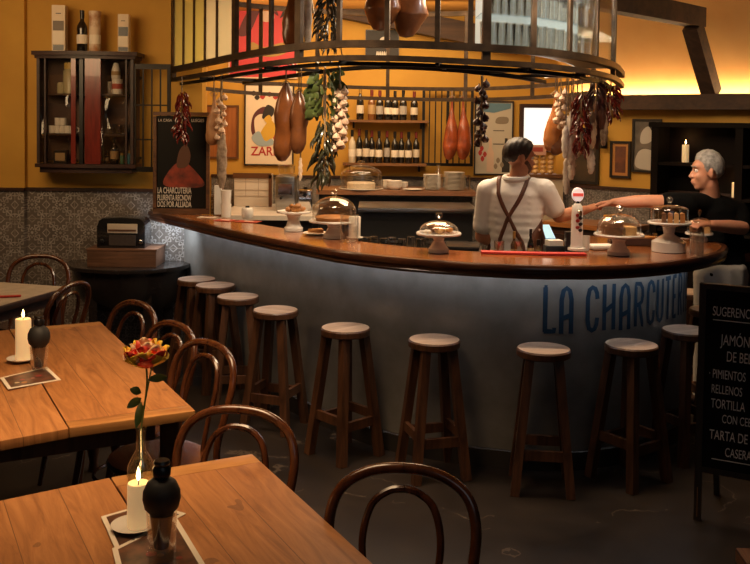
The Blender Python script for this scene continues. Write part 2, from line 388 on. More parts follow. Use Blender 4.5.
def RWp(s, o, z): return RWA + RWD * s + RIN * o + V((0, 0, z))
struct(MB().box(RWp(L_ / 2 + .3, -.075, 1.04), (L_ + .6, .15, 2.08), RWROT).build('wall_right', WALLY))
struct(MB().box(RWp(L_ / 2 + .3, .01, .64), (L_ + .6, .02, 1.28), RWROT).build('wall_right_tiling', WPAPER))
struct(MB().box(RWp(L_ / 2 + .3, .02, 1.292), (L_ + .6, .04, .024), RWROT).build('trim_3', DARKW))
# the sloped plaster above the right wall, and the ledge behind the beam
a = RWp(0, 0, 0); b = V((1.87, BWY, 0)); e_ = V((.12, 0, 0))
struct(MB().faces([a, b, b + e_, a + e_] + [p + V((0, 0, 2.95)) for p in (a, b, b + e_, a + e_)],
    [(0, 1, 2, 3), (7, 6, 5, 4), (0, 4, 5, 1), (1, 5, 6, 2), (2, 6, 7, 3), (3, 7, 4, 0)]).build('wall_right_return', WALLY))
s0, s1 = 0, L_ + .6
A = [RWp(s0, -.25, 2.06), RWp(s1, -.25, 2.06), RWp(s1, .35, 2.98), RWp(s0, .35, 2.98)]
B_ = [p - RIN * .1 for p in A]
struct(MB().faces(A + B_, [(0, 1, 2, 3), (7, 6, 5, 4), (0, 4, 5, 1), (1, 5, 6, 2), (2, 6, 7, 3), (3, 7, 4, 0)]).build('wall_slope', SLOPEM))
tag(MB().box(RWp(L_ / 2 + .25, .09, 2.045), (L_ + .3, .18, .125), RWROT).build('ledge_beam', BEAMW), 'long dark timber ledge beam along the right wall with a glowing light strip on top', 'beam')
t = T('cove_light', 'hidden strip light glowing on top of the ledge beam at upper right', 'light', RWp(L_ / 2 + .2, -.15, 2.083), RWROT)
MB().box((0, 0, .008), (L_ + .2, .03, .016)).build('light_strip', mat('cove_strip', (1, .8, .5), emit=(1, .74, .42), estr=62), t)
# timbers: tie beam with a knee brace
sB_ = (HIT(712, 100, RWA + RIN * .06, RWN) - RWA).dot(RWD); pb = RWp(sB_, .07, 2.112); pt = RWp(sB_, .50, 2.66); pe = RWp(sB_, 2.4, 2.68)
tag(MB().bar(RWp(sB_, .36, 2.70), pe, .12, .15).build('tie_beam', BEAMW), 'dark old timber tie beam under the ceiling at upper right', 'beam')
tag(MB().bar(pb, pt + RIN * -.02 + V((0, 0, -.03)), .12, .13).build('knee_brace', BEAMW), 'slanting dark timber knee brace standing on the ledge beam', 'beam')
tag(MB().bar(P(332, 6, 9.2), P(520, 44, 9.2), .16, .2).build('rafter', BEAMW), 'dark timber rafter sloping along the top of the back wall', 'beam')

# ------------------------------------------------------------------ bar counter
CT = 1.13
outer = [(-1.76, 7.28), (-1.42, 6.78), (-1.0, 6.17), (-.66, 5.72), (-.40, 5.40), (-.2, 5.17), (.02, 4.99), (.26, 4.86), (.52, 4.76), (.78, 4.70), (1.02, 4.70), (1.25, 4.745),
         (1.5, 4.86), (1.74, 5.04), (1.95, 5.27), (2.08, 5.49), (2.13, 5.68), (2.06, 5.88), (1.88, 6.0), (1.62, 6.05)]
inner = [(1.62, 6.05), (1.36, 5.98), (1.2, 5.78), (1.12, 5.5), (1.12, 5.26), (1.0, 5.16), (.8, 5.15), (.56, 5.2), (.3, 5.31), (.08, 5.45), (-.1, 5.6), (-.5, 6.08), (-1.0, 6.7), (-1.41, 7.28)]
oc = catmull([(x, y, 0) for x, y in outer], 8); ic = catmull([(x, y, 0) for x, y in inner], 6)
def normals(path):
    out = []
    for i, p in enumerate(path):
        t_ = path[min(i + 1, len(path) - 1)] - path[max(i - 1, 0)]; t_.normalize(); out.append((p, V((t_.y, -t_.x, 0))))
    return out
on = normals(oc)
bar = T('bar_counter', 'long curved bar counter with varnished wooden top and grey metal front', 'bar counter', (0, 0, 0))
top = MB()
ring = [(p.x, p.y) for p in oc] + [(p.x, p.y) for p in ic[1:]]
# top as a strip between outer and inner curves resampled to equal counts
def resample(path, n):
    d = [0]
    for a_, b_ in zip(path, path[1:]): d.append(d[-1] + (b_ - a_).length)
    out = []; j = 0
    for k in range(n):
        s_ = d[-1] * k / (n - 1)
        while j < len(d) - 2 and d[j + 1] < s_: j += 1
        f_ = (s_ - d[j]) / max(d[j + 1] - d[j], 1e-9); out.append(path[j].lerp(path[j + 1], f_))
    return out
NS = 110
ro = resample(oc, NS); ri = resample(ic[::-1], NS)
vs = []; fs = []
for i in range(NS):
    for q in (ro[i], ri[i]):
        vs += [V((q.x, q.y, CT - .05)), V((q.x, q.y, CT))]
for i in range(NS - 1):
    k = 4 * i; fs += [(k + 1, k + 5, k + 7, k + 3), (k, k + 2, k + 6, k + 4), (k, k + 4, k + 5, k + 1), (k + 2, k + 3, k + 7, k + 6)]
fs += [(0, 1, 3, 2)]
mb = MB().faces(vs, fs); bmesh.ops.remove_doubles(mb.bm, verts=mb.bm.verts[:], dist=.0008)
mb.build('countertop', BARWOOD, bar)
MB().band([(-.05, CT - .068), (.006, CT - .068), (.012, CT - .055), (.004, CT - .046), (.004, CT - .04), (.016, CT - .03), (.018, CT - .012), (.010, CT + .001), (-.02, CT + .002)], on).build('nosing', NOSE, bar)
panel_path = [(p - n * .21, n) for p, n in on if not (p.x > 1.3 and p.y > 5.95)]
panel_path = [(p, n) for p, n in panel_path if p.y < 7.12 + .15]
MB().band([(0, .10), (0, CT - .06), (-.04, CT - .06), (-.04, .10)], panel_path).build('front_panel', METALP, bar)
MB().band([(-.02, 0), (.014, 0), (.014, .098), (.006, .104), (-.02, .104)], panel_path).build('kick_plate', mat('dark_kick_plate', (.05, .042, .036), .35, .3), bar)
MB().band([(-.14, CT - .063), (-.115, CT - .063), (-.115, CT - .055), (-.14, CT - .055)], on[4:-34]).build('led_strip', mat('cool_led', (.8, .9, 1), emit=(.84, .91, 1), estr=9), bar)
MB().band([(0, .12), (0, CT - .06), (-.03, CT - .06), (-.03, .12)], [(p - n * .02, n) for p, n in normals(ic)[8:-3]]).build('inner_panel', GREY, bar)
# painted lettering: strokes bent around the panel
pp = [p for p, n in panel_path]; pn = [n for p, n in panel_path]; pl = [0]
for a_, b_ in zip(pp, pp[1:]): pl.append(pl[-1] + (b_ - a_).length)
def on_panel(s_, z, off=.003):
    j = max(0, min(len(pl) - 2, next((i for i in range(len(pl) - 1) if pl[i + 1] >= s_), len(pl) - 2)))
    f_ = (s_ - pl[j]) / (pl[j + 1] - pl[j]); q = pp[j].lerp(pp[j + 1], f_); n_ = pn[j].lerp(pn[j + 1], f_).normalized()
    return V((q.x + n_.x * off, q.y + n_.y * off, z))
def proj(v):
    d = CAMR.transposed() @ (v - V((0, 0, EYE))); return 375 + F * d.x / -d.z
KM = max((proj(on_panel(pl[-1] * k / 3000, .88)), k) for k in range(3000))[1]
print('panel silhouette', proj(on_panel(pl[-1] * KM / 3000, .88)))
def s_at(px_):
    return min((abs(proj(on_panel(pl[-1] * k / 3000, .88)) - px_), pl[-1] * k / 3000) for k in range(KM))[1]
GL = {  # stroke glyphs in a 1 x 1 box
 'L': [[(.12, 0), (.12, 1)], [(0, 1), (.3, 1)], [(0, .02), (1, .02), (1, .1)]],
 'A': [[(.12, 0), (.12, .72), (.25, .92), (.5, .985), (.75, .92), (.88, .72), (.88, 0)], [(.12, .3), (.88, .38)], [(-.06, .015), (.3, .015)], [(.7, .015), (1.06, .015)]],
 'C': [[(.95, .72), (.9, .85), (.75, .95), (.5, .985), (.25, .93), (.12, .75), (.12, .25), (.25, .07), (.5, .015), (.75, .05), (.9, .15), (.95, .3)]],
 'H': [[(.12, 0), (.12, 1)], [(.88, 0), (.88, 1)], [(.12, .42), (.88, .58)], [(-.03, .985), (.27, .985)], [(.73, .985), (1.03, .985)]],
 'R': [[(.12, 0), (.12, .985), (.6, .97), (.85, .86), (.88, .7), (.78, .56), (.5, .5), (.14, .48)], [(.5, .5), (.9, .01), (1.0, .01)]],
 'U': [[(.12, 1), (.12, .22), (.25, .06), (.5, .015), (.75, .06), (.88, .22), (.88, 1)]],
 'T': [[(.5, 0), (.5, .98)], [(0, .98), (1, .98)]],
 'E': [[(.9, .985), (.14, .985), (.14, .015), (.9, .015)], [(.14, .5), (.75, .5)]],
 'I': [[(.5, 0), (.5, 1)]]}
lm = MB()
def glyph(ch, sa, sb, z0, z1, wst=.025):
    for st in GL[ch]:
        pts = [V((sa + (sb - sa) * x, z0 + (z1 - z0) * z, 0)) for x, z in st]; dense = []
        for a_, b_ in zip(pts, pts[1:]):
            k_ = max(1, int((b_ - a_).length / .02)); dense += [a_.lerp(b_, i / k_) for i in range(k_)]
        dense.append(pts[-1]); Lf = []; Rt = []
        for i, p in enumerate(dense):
            t_ = (dense[min(i + 1, len(dense) - 1)] - dense[max(i - 1, 0)]).normalized(); n_ = V((-t_.y, t_.x, 0)) * wst / 2
            Lf.append(p + n_); Rt.append(p - n_)
        vs_ = [on_panel(q.x, q.y) for q in Lf] + [on_panel(q.x, q.y) for q in Rt]; n1 = len(Lf)
        lm.faces(vs_, [(i, i + 1, n1 + i + 1, n1 + i) for i in range(n1 - 1)])
word = [('L', 543, 555.5), ('A', 559, 574), ('C', 585.5, 599), ('H', 602, 616), ('A', 619, 631), ('R', 634, 644.5), ('C', 646.5, 655), ('U', 656.5, 664), ('T', 665, 671), ('E', 672.5, 677), ('R', 678, 682.3), ('I', 683, 684.8), ('A', 685.2, 689)]
ss = [(c_, s_at(a_), s_at(b_)) for c_, a_, b_ in word if b_ < 686]
adv = .012
s_end = ss[-1][2]; ss.append(('A', s_end + .02, s_end + .10))
for c_, a_, b_ in ss: glyph(c_, a_ + .006, max(b_ - .006, a_ + .03), .745, .985)
k_ = ss[-2][1]; lm.faces([on_panel(k_ + .01, 1.0), on_panel(k_ + .05, 1.03), on_panel(k_ + .07, 1.03), on_panel(k_ + .03, 1.0)], [(0, 1, 2, 3)])
lm.build('lettering', BLUEL, bar)['label'] = 'blue painted lettering LA CHARCUTERIA'

# ------------------------------------------------------------------ bar stools
def make_stool(label):
    t = T('bar_stool', label, 'bar stool', group='wooden stools around the bar')
    MB().lathe([(0, .672), (.128, .672), (.137, .678), (.137, .706), (.131, .713)], n=32).build('rim', STOOLW, t)
    MB().lathe([(0, .7135), (.131, .7135), (.131, .7139), (0, .7139)][0:3] + [(0, .7142)], n=32).build('seat', STOOLT, t)
    for sx_ in (-1, 1):
        for sy_ in (-1, 1):
            MB().bar((sx_ * .072, sy_ * .072, .675), (sx_ * .138, sy_ * .138, 0), .044, .044, up=(0, 1, 0)).build('leg', STOOLW, t)
    k = .118
    for a_, b_, z in (((-k, -k), (k, -k), .20), ((-k, k), (k, k), .20), ((-k, -k), (-k, k), .23), ((k, -k), (k, k), .23)):
        MB().bar((*a_, z), (*b_, z), .022, .05).build('stretcher', STOOLW, t)
    return t
ST = [((196.6, 278.5), .645, 'pale topped wooden bar stool at the left end, beside the black side table'), ((215.4, 284.7), .645, 'second wooden bar stool from the black side table'),
      ((238, 295.9), .1, 'third wooden bar stool from the black side table'), ((275.6, 309.4), -.35, 'fourth wooden bar stool from the black side table, pale top and splayed legs'),
      ((345.6, 327.1), .75, 'wooden bar stool turned corner-on before the plain middle of the bar front'), ((434.4, 338.9), .28, 'wooden bar stool before the plain middle of the bar front, just left of the lettering'),
      ((543.7, 347.9), -.12, 'wooden bar stool standing below the letters LA'), ((631.4, 343.8), .62, 'wooden bar stool standing below the middle of the blue lettering'),
      ((687, 329.5), .45, 'pale topped bar stool half hidden behind the left edge of the menu board'), ((712, 309), .1, 'bar stool round the bar end, mostly hidden behind the menu board'),
      ((691, 291.5), .2, 'farthest bar stool round the right end of the bar, below the man in black')]
proto = None
for (q, rz, lb) in ST:
    g = G(q[0], q[1], .714); g.z = 0
    if proto is None: proto = make_stool(lb); proto.location = g; proto.rotation_euler = (0, 0, rz)
    else: dup(proto, g, rz, lb)

# ------------------------------------------------------------------ overhead iron rack following the counter
RK = [(172.7, 80, 7.2), (200, 75.5, 6.6), (230, 70, 6.12), (265, 64.5, 5.72), (299, 60.3, 5.48), (340, 58, 5.26), (390, 58.3, 5.12), (437, 60, 5.05), (485, 62.5, 5.03), (530, 65.2, 5.1), (560, 68, 5.23), (585, 71.3, 5.43), (604, 75.5, 5.72), (615, 79.5, 6.05), (621.5, 86, 6.5)]
lowp = [P(*q) for q in RK]
front = catmull(lowp, 6)
tipx = front[-1]
back = catmull([tipx, V((1.62, 6.95, 2.09)), V((1.25, 7.45, 2.06)), V((.75, 7.8, 2.045)), V((.1, 7.95, 2.05)), V((-.5, 7.9, 2.06)), V((-1.1, 7.7, 2.08)), V((-1.55, 7.4, 2.12))], 8)
rack = T('hanging_rack', 'big curved dark iron rack hung above the bar with glass panes and meat hooks', 'hanging rack', (.2, 6.0, 2.16))
O = V(rack.location)
def nrm(path): return [(p - O, n) for p, n in normals(path)]
rectp = lambda w_, h_, z_: [(-w_ / 2, z_ - h_ / 2), (w_ / 2, z_ - h_ / 2), (w_ / 2, z_ + h_ / 2), (-w_ / 2, z_ + h_ / 2)]
fn = nrm(front); bn = nrm(back)
MB().band(rectp(.04, .030, 0), fn).build('lower_rail', IRON, rack)
MB().band(rectp(.045, .040, .078), fn).build('middle_rail', IRON, rack)
MB().band(rectp(.035, .04, .72), fn).build('upper_rail', IRON, rack)
MB().band(rectp(.03, .022, -.028), [(p - n * .07, n) for p, n in fn]).build('hook_rail', IRONB, rack)
IRP = [(p - n * .42, n) for p, n in normals(front)][4:-9]; INR = [p for p, n in IRP]
MB().band(rectp(.025, .025, -.028), [(p - O, n) for p, n in IRP]).build('inner_rail', IRONB, rack)
for k in range(2, len(IRP), 12):
    p, n = IRP[k]; MB().bar(p - O + V((0, 0, -.02)), p + n * .42 - O + V((0, 0, -.02)), .02).build('cross_bar', IRONB, rack)
MB().band(rectp(.03, .03, 0), bn).build('lower_rail', IRON, rack)
MB().band(rectp(.03, .03, .09), bn).build('middle_rail', IRON, rack)
MB().band(rectp(.035, .04, .72), bn).build('upper_rail', IRON, rack)
def at_px(px_, path=front):
    o_ = V((0, 0, EYE)); best = None
    for i, p in enumerate(path):
        d = abs(proj(p) - px_)
        if best is None or d < best[0]: best = (d, i)
    i = best[1]; a_, b_ = path[max(i - 1, 0)], path[min(i + 1, len(path) - 1)]
    xa, xb = proj(a_), proj(b_); f_ = 0 if abs(xb - xa) < 1e-6 else (px_ - xa) / (xb - xa)
    return a_.lerp(b_, min(max(f_, 0), 1)), normals([a_, a_.lerp(b_, .5), b_])[1][1]
for q, wd in ((173.5, .05), (235, .05), (299, .05), (486, .045), (613, .035)):
    p, n = at_px(q); p = p - O
    MB().box((p.x, p.y, p.z + .36), (wd, .03, .74), math.atan2(n.x, -n.y)).build('post', IRON, rack)
for q in (184, 194.5, 205.5, 217.5, 248.5, 271, 339, 387, 437, 470, 533, 569, 596):
    p, n = at_px(q); p = p - O
    MB().box((p.x, p.y, p.z + .40), (.028, .02, .64), math.atan2(n.x, -n.y)).build('bar', IRON, rack)
for k in (8, 16, 24, 32, 40, 46):
    p = back[k] - O; MB().box((p.x, p.y, p.z + .36), (.03, .03, .72)).build('post', IRON, rack)
for k in (12, 26, 40):   # rods up to the ceiling
    pass
for q in (190, 299, 437, 560):
    p, n = at_px(q); p = p - O
    MB().bar((p.x, p.y, p.z + .72), (p.x, p.y, 2.95 - O.z), .02).build('hanger', IRON, rack)
def frosted(name, c, f):
    m = bpy.data.materials.new(name); m.use_nodes = True; nt = m.node_tree; nt.nodes.clear(); o = nt.nodes.new('ShaderNodeOutputMaterial')
    tr = nt.nodes.new('ShaderNodeBsdfTransparent'); tl = nt.nodes.new('ShaderNodeBsdfTranslucent'); df = nt.nodes.new('ShaderNodeBsdfDiffuse'); tr.inputs[0].default_value = (*c, 1); tl.inputs[0].default_value = (*c, 1); df.inputs[0].default_value = (*c, 1)
    a_ = nt.nodes.new('ShaderNodeMixShader'); b_ = nt.nodes.new('ShaderNodeMixShader'); a_.inputs[0].default_value = .35; b_.inputs[0].default_value = f
    nt.links.new(tl.outputs[0], a_.inputs[1]); nt.links.new(df.outputs[0], a_.inputs[2]); nt.links.new(tr.outputs[0], b_.inputs[1]); nt.links.new(a_.outputs[0], b_.inputs[2]); nt.links.new(b_.outputs[0], o.inputs[0]); return m
CREAMP = frosted('frosted_cream_glass', (.86, .80, .42), .55); PALEP = frosted('frosted_pale_glass', (.90, .86, .70), .7)
def pane(q0, q1, z0, z1, m_, off=0):
    pts = [at_px(q0 + (q1 - q0) * k / 6) for k in range(7)]
    MB().band([(-.003 + off, z0), (.003 + off, z0), (.003 + off, z1), (-.003 + off, z1)], [(p - O, n) for p, n in pts]).build('pane', m_, rack)
for q0, q1, m_ in ((175, 183.5, CREAMP), (185, 194, CREAMP), (195.5, 205, CREAMP), (206.5, 217, PALEP), (218.5, 233, PALEP)): pane(q0, q1, .095, .70, m_)
RGL = glass('rack_pane', (.93, .97, 1), .10, .12, .5)
for q0, q1 in ((488, 532.5), (534, 568.5), (570, 595.5), (597, 612)): pane(q0, q1, .095, .70, RGL)
# glassware shelf behind the clear panes
shelf_pts = [at_px(q) for q in (481, 490, 500, 511, 522, 533, 544, 555, 566, 577, 588, 598, 607, 613, 617.5)]
MB().band([(-.26, .088), (-.02, .088), (-.02, .096), (-.26, .096)], [(p - O, n) for p, n in shelf_pts]).build('glass_shelf', STEEL, rack)
MB().band([(-.26, .262), (-.02, .262), (-.02, .268), (-.26, .268)], [(p - O, n) for p, n in shelf_pts]).build('glass_shelf', glass('shelf_glass', (.8, .9, .95), .15, .1, .5), rack)
MB().band([(-.272, .09), (-.268, .09), (-.268, .70), (-.272, .70)], [(p - O, n) for p, n in shelf_pts]).build('back_pane', frosted('milky_glass', (.70, .77, .83), .6), rack)
# tumblers
GT = glass('tumbler_glass', (.90, .90, .88), .16, .08, .85)
tumb = None
for row, z_ in enumerate((.097, .269, .42)):
    for k in range(13):
        q = 490 + k * 9.3 + min(row, 1) * 3; p, n = at_px(q); c_ = p - n * (.10)
        h_ = .135 if row == 0 else .12
        lb = ('upside-down tumbler in the bottom row behind the rack panes', 'tumbler in the middle row behind the rack panes', 'tumbler stacked in the top row behind the rack panes')[row]
        if tumb is None:
            tumb = tag(MB().lathe([(.026, 0), (.032, h_), (.029, h_), (.024, .012), (0, .012)], n=14).build('tumbler', GT), lb, 'glass', 'tumblers behind the rack panes, row one')
            tumb.location = (c_.x, c_.y, p.z + z_)
        else:
            o = tumb.copy(); COL.objects.link(o); o.location = (c_.x, c_.y, p.z + z_); tag(o, lb, 'glass', 'tumblers behind the rack panes, row ' + ('one', 'two', 'three')[row])
            if row == 2: o.location.z = p.z + .269 + .121
# ------------------------------------------------------------------ dining tables (drop-leaf pine)
TA = R(28)      # tables are turned by this much
U = V((-math.sin(TA), math.cos(TA), 0)); W_ = V((math.cos(TA), math.sin(TA), 0))
def pine_table(corner, length, label, leaf_w=.62, main_w=.455, far=True):
    # corner = right corner at the FAR end (far) or NEAR end; local x right, y away
    base = V(corner); base.z = 0
    t = T('dining_table', label, 'table', base, TA)
    y0, y1 = (-length, 0) if far else (0, length)
    h = .76; th = .036
    m = MB(); m.box((-main_w / 2, (y0 + y1) / 2, h - th / 2), (main_w, length - .16, th)); m.build('tabletop', TABLEW, t, bevel=.004)
    for ye, sg in ((y0 + .04, 0), (y1 - .04, 0)):
        MB().box((-main_w / 2, ye, h - th / 2), (main_w, .079, th)).build('end_board', wood('pine_end_board', (.52, .25, .08), (.30, .12, .035), .36, 0, 2.2, coat=.15), t, bevel=.004)
    lf = MB(); lf.box((-leaf_w / 2, 0, -th / 2), (leaf_w, length, th)); o = lf.build('drop_leaf', TABLEW, t, loc=(-main_w - .004, (y0 + y1) / 2, h - .001), bevel=.004); o.rotation_euler = (0, R(-2.6), 0)
    for x in (-.06, -main_w - leaf_w + .10):
        for y in (y0 + .13, y1 - .13):
            MB().lathe([(.03, 0), (.022, .05), (.034, .12), (.026, .34), (.036, .44), (.028, .5), (.04, .54), (.04, .70)], (x, y, 0), 12).build('leg', TABLED, t)
    MB().box(((-main_w - leaf_w) / 2, (y0 + y1) / 2, .675), (main_w + leaf_w - .24, length - .24, .09)).build('apron', TABLED, t)
    return t
tA = pine_table(G(252, 453.5, .76), 1.35, 'pine dining table in the foreground with bottle vase, candle and black shaker', far=True)
tB = pine_table(G(195.4, 410.6, .76), 1.72, 'pine dining table at left behind the foreground table, lit candle near its end', far=False)
# pale table by the tiled wall, tile reflections painted into its top
c0, c1, c2 = G(71, 287, .75), G(0, 282, .75), G(0, 309, .75)
e1 = (c1 - c0); e2 = (c2 - c0); a1 = math.atan2(-e1.y, -e1.x)
TILE_REFL = tile_mat('tile_reflection_pattern', .11, (.50, .42, .33), (.42, .35, .27), (.68, .60, .50), amount=.6)
TILE_REFL_nt = None
t = T('dining_table', 'small table with tile reflections painted on its pale top, by the wall at far left', 'table', (c0.x, c0.y, 0), a1)
MB().box((-.55, -.42, .732), (1.1, .84, .034)).build('tabletop', DARKW, t, bevel=.004)
m_l = mat('tile_reflection_top', (.44, .37, .29), .3, 0, (.56, .48, .38), 16, coat=.2, detail=2)
MB().box((-.55, -.42, .7515), (1.07, .81, .003)).build('cloth', m_l, t)  # thin pale layer with painted tile reflections, no cloth
for x in (-.07, -1.03):
    for y in (-.07, -.77): MB().bar((x, y, 0), (x, y, .715), .05).build('leg', DARKW, t)
MB().box((-.55, -.42, .68), (.98, .72, .07)).build('apron', DARKW, t)
g = G(7, 297, .756)
tag(MB().box((0, 0, .004), (.16, .035, .008), .3).build('folded_napkin', REDP, loc=g), 'red folded napkin on the pale-topped table', 'napkin')
# corner of another table bottom right
g = G(735, 547, .76)
t = T('side_table', 'wooden table of which only a corner shows at bottom right', 'table', (g.x, g.y, 0), R(-4))
MB().box((.36, -.36, .74), (.72, .72, .04)).build('tabletop', TABLEW, t, bevel=.006)
for x in (.06, .66):
    for y in (-.06, -.66): MB().bar((x, y, 0), (x, y, .72), .05).build('leg', TABLED, t)

# ------------------------------------------------------------------ bentwood chairs: local +y is the way the chair faces
def make_chair(label):
    t = T('bentwood_chair', label, 'chair', group='bentwood cafe chairs')
    hoop = [(-.185, -.26, 0), (-.178, -.205, .25), (-.172, -.17, .46), (-.192, -.195, .62), (-.203, -.225, .74), (-.175, -.25, .825), (-.10, -.265, .872), (0, -.27, .885)]
    pts = hoop + [(-x, y, z) for x, y, z in hoop[-2::-1]]
    cp = catmull(pts, 6); MB().tube(cp, .0155, 10).build('back_hoop', CHAIRW, t)
    ih = [(-.085, -.165, .455), (-.095, -.185, .58), (-.108, -.215, .70), (-.088, -.24, .785), (-.045, -.252, .823), (0, -.255, .832)]
    pts = ih + [(-x, y, z) for x, y, z in ih[-2::-1]]
    MB().tube(catmull(pts, 6), .011, 8).build('inner_hoop', CHAIRW, t)
    MB().lathe([(.165, .435), (.198, .438), (.205, .45), (.198, .464), (.165, .466)], n=28).build('seat_ring', CHAIRW, t)
    MB().lathe([(0, .455), (.17, .452), (.17, .461), (0, .459)], n=24).build('seat', wood('chair_seat_wood', (.16, .06, .022), (.08, .028, .011), .35, 0, 3), t)
    for s_ in (-1, 1):
        MB().tube(catmull([(s_ * .14, .125, .44), (s_ * .155, .15, .25), (s_ * .175, .19, 0)], 5), [.016] * 6 + [.015, .014, .013, .012, .012], 8).build('leg', CHAIRW, t)
    MB().tube(catmull([(.155 * math.cos(2 * PI * k / 16), -.02 + .155 * math.sin(2 * PI * k / 16), .24) for k in range(16)], 2, True), .0085, 6, True).build('stretcher_ring', CHAIRW, t)
    return t
def face(v): return math.atan2(v[1], v[0]) - PI / 2
CH = [((40, 255), (.1, -1), .88, 'bentwood chair with its back to the tiled wall behind the pale table'),
      ((74, 283), (-.95, .28), .88, 'bentwood chair at the right side of the pale-topped table'),
      ((138, 302), (-.66, -.75), .88, 'bentwood chair at the far right corner of the second pine table'),
      ((176, 323), (-.70, -.72), .88, 'bentwood chair at the right side of the second pine table, behind the flower'),
      ((210, 342), (-.66, -.75), .88, 'bentwood chair with glossy hoop nearest the front right corner of the second pine table'),
      ((240, 408.5), (-.20, -1), .885, 'bentwood chair pushed in at the far end of the foreground table'),
      ((404, 467), (-.12, -1), .885, 'bentwood chair closest to the camera, at the right of the foreground table')]
pc = None
for (q, fv, z_, lb) in CH:
    g = G(q[0], q[1] + 1, .885); rz = face(fv)
    d = Mx.Rotation(rz, 3, 'Z') @ V((0, -.27, 0)); L = V((g.x - d.x, g.y - d.y, 0))
    if pc is None: pc = make_chair(lb); pc.location = L; pc.rotation_euler = (0, 0, rz)
    else: dup(pc, L, rz, lb)

# ------------------------------------------------------------------ things on the tables
def candle(q, z, r, h, label, lit=True, m_=None, emit=True, group=None, pow_=.2):
    g = G(*q, z) if len(q) == 2 else V(q)
    t = T('candle', label, 'candle', g, 0, group)
    MB().lathe([(r * .96, 0), (r, .004), (r, h - .004), (r * .93, h), (r * .55, h - .006), (0, h - .007)], n=24).build('wax', m_ or CREAM, t)
    MB().tube([(0, 0, h - .008), (.001, 0, h + .006), (.002, 0, h + .012)], .0015, 6).build('wick', BLACK, t)
    if lit:
        MB().lathe([(0, h + .004), (.005, h + .012), (.006, h + .018), (.0035, h + .032), (0, h + .044)], n=12).build('flame', FLAME, t)
        point('candle_flame_light', g + V((0, 0, h + .06)), pow_, (1, .58, .22), .02)
    return t
def saucer(g, r, label, name='saucer', m_=WHITE):
    return tag(MB().lathe([(0, .002), (r * .5, 0), (r * .62, .002), (r * .95, .013), (r, .016), (r * .96, .0165), (r * .6, .006), (0, .005)], n=36).build(name, m_, loc=g), label, 'saucer')
gA = G(134.5, 529, .76); saucer(gA, .062, 'white saucer under the candle on the foreground table')
candle(gA + V((.009, .004, .0062)), 0, .029, .118, 'thick lit cream candle on a saucer on the foreground table')
gB = G(22, 361, .76); saucer(gB, .066, 'white saucer under the candle on the second pine table')
candle(gB + V((.006, .0, .0062)), 0, .034, .185, 'tall lit cream candle on a saucer on the second pine table')
def shaker(q, label, lg):
    g = G(*q, .76) + V((0, 0, .001))
    tag(MB().lathe([(.030, 0), (.034, .004), (.038, .108), (.036, .108), (.031, .016), (0, .014)], n=24).build('shot_glass', GLASS, loc=g), lg, 'glass')
    t = T('black_shaker', label, 'shaker', g + V((0, 0, .0165)))
    MB().lathe([(.012, 0), (.018, .003), (.029, .088), (.032, .094), (.042, .105), (.047, .126), (.046, .146), (.036, .168), (.020, .180)], n=28).build('body', mat('matt_black', (.013, .012, .011), .62, bump=.06, scale=20), t)
    MB().lathe([(.014, .178), (.022, .186), (.0235, .202), (.018, .211), (.021, .217), (.018, .224), (0, .225)], n=18).build('cap', BLACK, t)
shaker((161.5, 555), 'black pear-shaped shaker standing in a glass on the foreground table', 'small clear glass holding the black shaker on the foreground table')
shaker((39, 371), 'black round shaker standing in a glass on the second pine table', 'small clear glass holding the black shaker on the second pine table')
def card(corners, label, seed):
    ps = [G(*q, .7607) for q in corners]; c_ = sum(ps, V()) / 4
    t = T('picture_card', label, 'card', c_)
    loc_ = [p - c_ for p in ps]
    def shr(k): return [p * k for p in loc_]
    b = MB(); vs = loc_ + [p + V((0, 0, .0016)) for p in loc_]; b.faces(vs, [(3, 2, 1, 0), (4, 5, 6, 7), (0, 1, 5, 4), (1, 2, 6, 5), (2, 3, 7, 6), (3, 0, 4, 7)]); b.build('card', PAPER, t)
    b = MB(); vs = [p + V((0, 0, .0019)) for p in shr(.86)]; b.faces(vs, [(0, 1, 2, 3)]); b.build('photo', mat('dark_food_photo%d' % seed, (.045, .022, .014), .35, 0, (.16, .06, .03), 18 + seed), t)
    rr = random.Random(seed)
    for k in range(5):
        f_, h_ = rr.uniform(.15, .85), rr.uniform(.2, .8); p = (loc_[0].lerp(loc_[1], f_)).lerp(loc_[3].lerp(loc_[2], f_), h_) * .8
        s_ = rr.uniform(.008, .016); MB().lathe([(s_, .0021), (s_, .0024), (0, .0025)], (p.x, p.y, 0), 14).build('printed_dish', mat(('red_print', 'pink_print', 'cream_print', 'orange_print', 'red_print')[k], ((.28, .04, .03), (.38, .16, .12), (.5, .36, .24), (.42, .18, .05), (.28, .04, .03))[k], .4), t)
card([(101, 517), (150, 503), (186, 514), (116, 551)], 'picture card under the saucer on the foreground table', 1)
card([(112, 549), (176, 517), (206, 566), (124, 600)], 'picture card with white border under the black shaker in the foreground', 2)
card([(0, 378), (47, 367), (61, 380), (8, 389.5)], 'picture card under the glass on the second pine table', 3)
